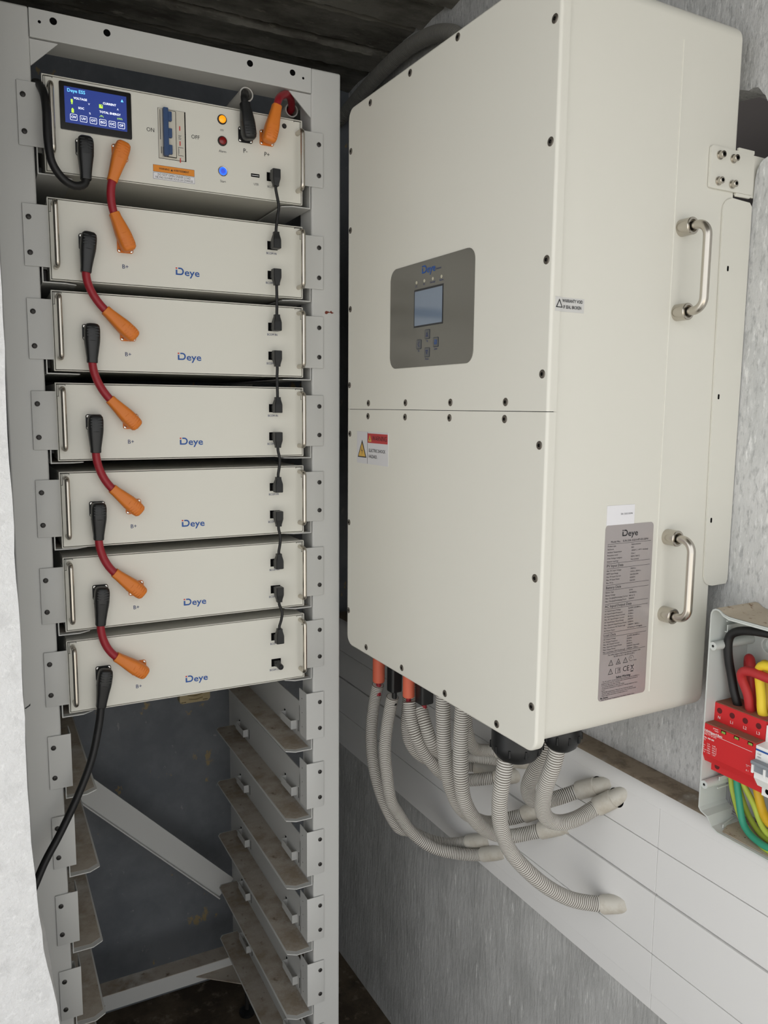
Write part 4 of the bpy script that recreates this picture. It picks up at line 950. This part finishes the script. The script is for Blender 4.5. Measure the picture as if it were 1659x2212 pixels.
# circuit breaker
mb = thing('circuit_breaker', 'white circuit breaker with grey lever and blue stripe beside the red surge protector', 'breaker', (.34, -.17, -.49), wall=True)
ma, mc = -.1302, -.2000
b = MB(); b.prism([(.352, -.4395), (.3060, -.4395), (.3055, -.4630), (.2860, -.4645), (.2855, -.5120), (.2950, -.5260), (.3055, -.5265), (.3055, -.5430), (.352, -.5430)], lambda p, d: (p[0], d, p[1]), ma, mc, WHITE); b.build('device_body', mb, 20)
b = MB(); b.box((.2848, ma - .0008, -.4712), (.2856, mc, -.4690), LOGOB)
put_text(b, 'C63', (.2850, -.1335, -.4755), .0034, GREYINK, RSIDE, 'LEFT'); put_text(b, '400V', (.2850, -.1335, -.4800), .0030, GREYINK, RSIDE, 'LEFT'); b.build('front_print', mb, 0)
b = MB(); b.box((.2740, ma - .0005, -.4890), (.2860, mc, -.4835), BRKGREY, .0018); b.box((.2800, ma - .002, -.5010), (.2860, mc, -.4895), BRKGREY, .001); b.build('lever', mb)
for u in (-.1315, -.1500):
    b = MB(); b.box((.2775, u + .0012, -.5030), (.2860, u - .0020, -.4905), WHITE, .0008); b.build('lever_stop', mb)
b = MB(); b.lathe((.3056, -.1400, -.5345), (-1, 0, 0), [(-.002, .0042), (.0007, .0042), (.0009, .0039)], HOLE, 16); b.build('terminal', mb)
# wires in the box
def wire(name, label, pts, r, m, group=None, stripe=None):
    t = MB(); P = smooth_pts(catmull(pts, .004), 3); t.tube(P, r, m, 14)
    o = t.build(name, None, 60, off=pts[0]); tag(o, label, 'wire', group); o.location = FR_M @ Vector(pts[0]); o.rotation_euler = (0, 0, FR_A)
    return o
far = lambda *p: list(p)
wire('black_wire', 'thick black wire rising from terminal N and bending across the enclosure top', [(.326, -.0690, -.440), (.3220, -.0680, -.4275), (.3200, -.0645, -.4163), (.3180, -.0596, -.3925), (.3130, -.0561, -.3655), (.3100, -.0555, -.3415), (.3100, -.0579, -.3281), (.3100, -.0686, -.3200), (.3100, -.0830, -.3150), (.3100, -.1187, -.3100), (.31, -.20, -.306), (.33, -.29, -.33), (.33, -.30, -.40)], .0064, BLACKR)
wire('red_wire', 'thick red wire bending right in front of the red loop', [(.326, -.0917, -.440), (.3200, -.0911, -.4290), (.3180, -.0905, -.4154), (.3150, -.0872, -.4020), (.3110, -.0832, -.3900), (.3070, -.0822, -.3800), (.3050, -.0880, -.3728), (.3050, -.1000, -.3700), (.3050, -.1273, -.3718), (.31, -.19, -.377), (.325, -.21, -.44)], .0068, REDW)
wire('red_wire', 'thick red wire looping up behind the one that bends right', [(.336, -.0915, -.440), (.3300, -.0900, -.4300), (.3290, -.0857, -.4158), (.3300, -.0830, -.3900), (.3350, -.0783, -.3710), (.3400, -.0715, -.3632), (.3460, -.0650, -.3660), (.3500, -.0630, -.3800), (.352, -.064, -.42)], .0068, REDW)
wire('yellow_wire', 'bright yellow wire bending right above the surge protector', [(.326, -.1122, -.440), (.3200, -.1110, -.4290), (.3200, -.1090, -.4101), (.3180, -.1075, -.3936), (.3150, -.1060, -.3740), (.3105, -.1095, -.3620), (.3080, -.1165, -.3565), (.3080, -.126, -.3555), (.31, -.20, -.365), (.325, -.225, -.44)], .0066, YELW)
wire('yellow_wire', 'second yellow wire in shade behind the bright yellow one', [(.345, -.1100, -.440), (.3370, -.1080, -.4267), (.3380, -.1040, -.4085), (.3400, -.1000, -.3800), (.3440, -.0950, -.3680), (.3490, -.0895, -.3670), (.354, -.088, -.380), (.356, -.088, -.42)], .0066, YELD)  # yellow like its neighbour, with its shade put into a darker colour
wire('earth_wire', 'yellow-green wire at the left of the bundle below the surge protector', [(.33, -.0604, -.535), (.3300, -.0609, -.5458), (.3300, -.0629, -.5610), (.3280, -.0690, -.5739), (.3250, -.0766, -.5857), (.3200, -.0865, -.5958), (.3180, -.0967, -.6065), (.3120, -.1146, -.6130), (.3060, -.1335, -.6155), (.3000, -.1513, -.616), (.30, -.22, -.612)], .0044, GYW)
wire('green_wire', 'teal green wire curving down in front of the yellow-green wires', [(.32, -.0770, -.530), (.3200, -.0779, -.5403), (.3200, -.0799, -.5552), (.3180, -.0851, -.5691), (.3150, -.0912, -.5845), (.3120, -.0970, -.5967), (.3100, -.1044, -.6060), (.3060, -.1180, -.6110), (.3020, -.1344, -.6120), (.2990, -.1522, -.6110), (.30, -.22, -.60)], .0050, GRNW)
wire('earth_wire', 'yellow-green wire crossing behind the teal wire in the enclosure', [(.335, -.0680, -.535), (.3350, -.0692, -.5554), (.3350, -.0758, -.5725), (.3330, -.0854, -.5876), (.3300, -.0981, -.6007), (.3260, -.1136, -.6095), (.3200, -.1363, -.613), (.32, -.2, -.61)], .0042, GYW)
wire('earth_wire', 'yellow-green wire nearest the ochre wire in the enclosure', [(.325, -.0830, -.535), (.3250, -.0849, -.5463), (.3250, -.0917, -.5567), (.3230, -.1023, -.5656), (.3200, -.1128, -.5756), (.3180, -.1201, -.5871), (.3150, -.1303, -.5953), (.3120, -.1405, -.5994), (.31, -.2, -.60)], .0044, GYW)
wire('ochre_wire', 'thick ochre wire dropping from the right of the surge protector', [(.325, -.1060, -.530), (.3250, -.1083, -.5439), (.3250, -.1127, -.5574), (.3230, -.1194, -.5717), (.3200, -.1279, -.5800), (.3170, -.1378, -.5860), (.32, -.19, -.59)], .0064, YELD)
TH = [[(.34, -.0420, -.535), (.3400, -.0412, -.5564), (.3450, -.0450, -.5767), (.3450, -.0450, -.5922), (.3450, -.0460, -.6047), (.3420, -.0520, -.6103), (.3350, -.0610, -.6110), (.3300, -.0907, -.6080)],
      [(.34, -.0455, -.535), (.3400, -.0458, -.5547), (.3450, -.0465, -.5748), (.3450, -.0465, -.5900), (.3450, -.0480, -.6024), (.3420, -.0570, -.6079), (.3350, -.0662, -.6086), (.3300, -.0956, -.605)],
      [(.34, -.0475, -.535), (.3400, -.0475, -.5540), (.3450, -.0480, -.5739), (.3450, -.0480, -.5890), (.3450, -.0500, -.6014), (.3420, -.0610, -.6059), (.3350, -.0704, -.6066), (.3300, -.0997, -.603)],
      [(.34, -.0500, -.535), (.3400, -.0498, -.5530), (.3450, -.0495, -.5719), (.3450, -.0500, -.5859), (.3450, -.0525, -.5982), (.3420, -.0625, -.6050), (.3350, -.0721, -.6055), (.3300, -.1014, -.602)]]
THL = ['outermost thin grey strand, nearest the left side of the enclosure', 'thin grey strand just inside the outermost one in the enclosure', 'thin grey strand next to the innermost one of the small bundle', 'innermost thin grey strand, closest to the yellow-green wire']
for P, lb in zip(TH, THL): wire('thin_grey_wire', lb, P, .0011, GRYW, 'thin grey strands in the enclosure')
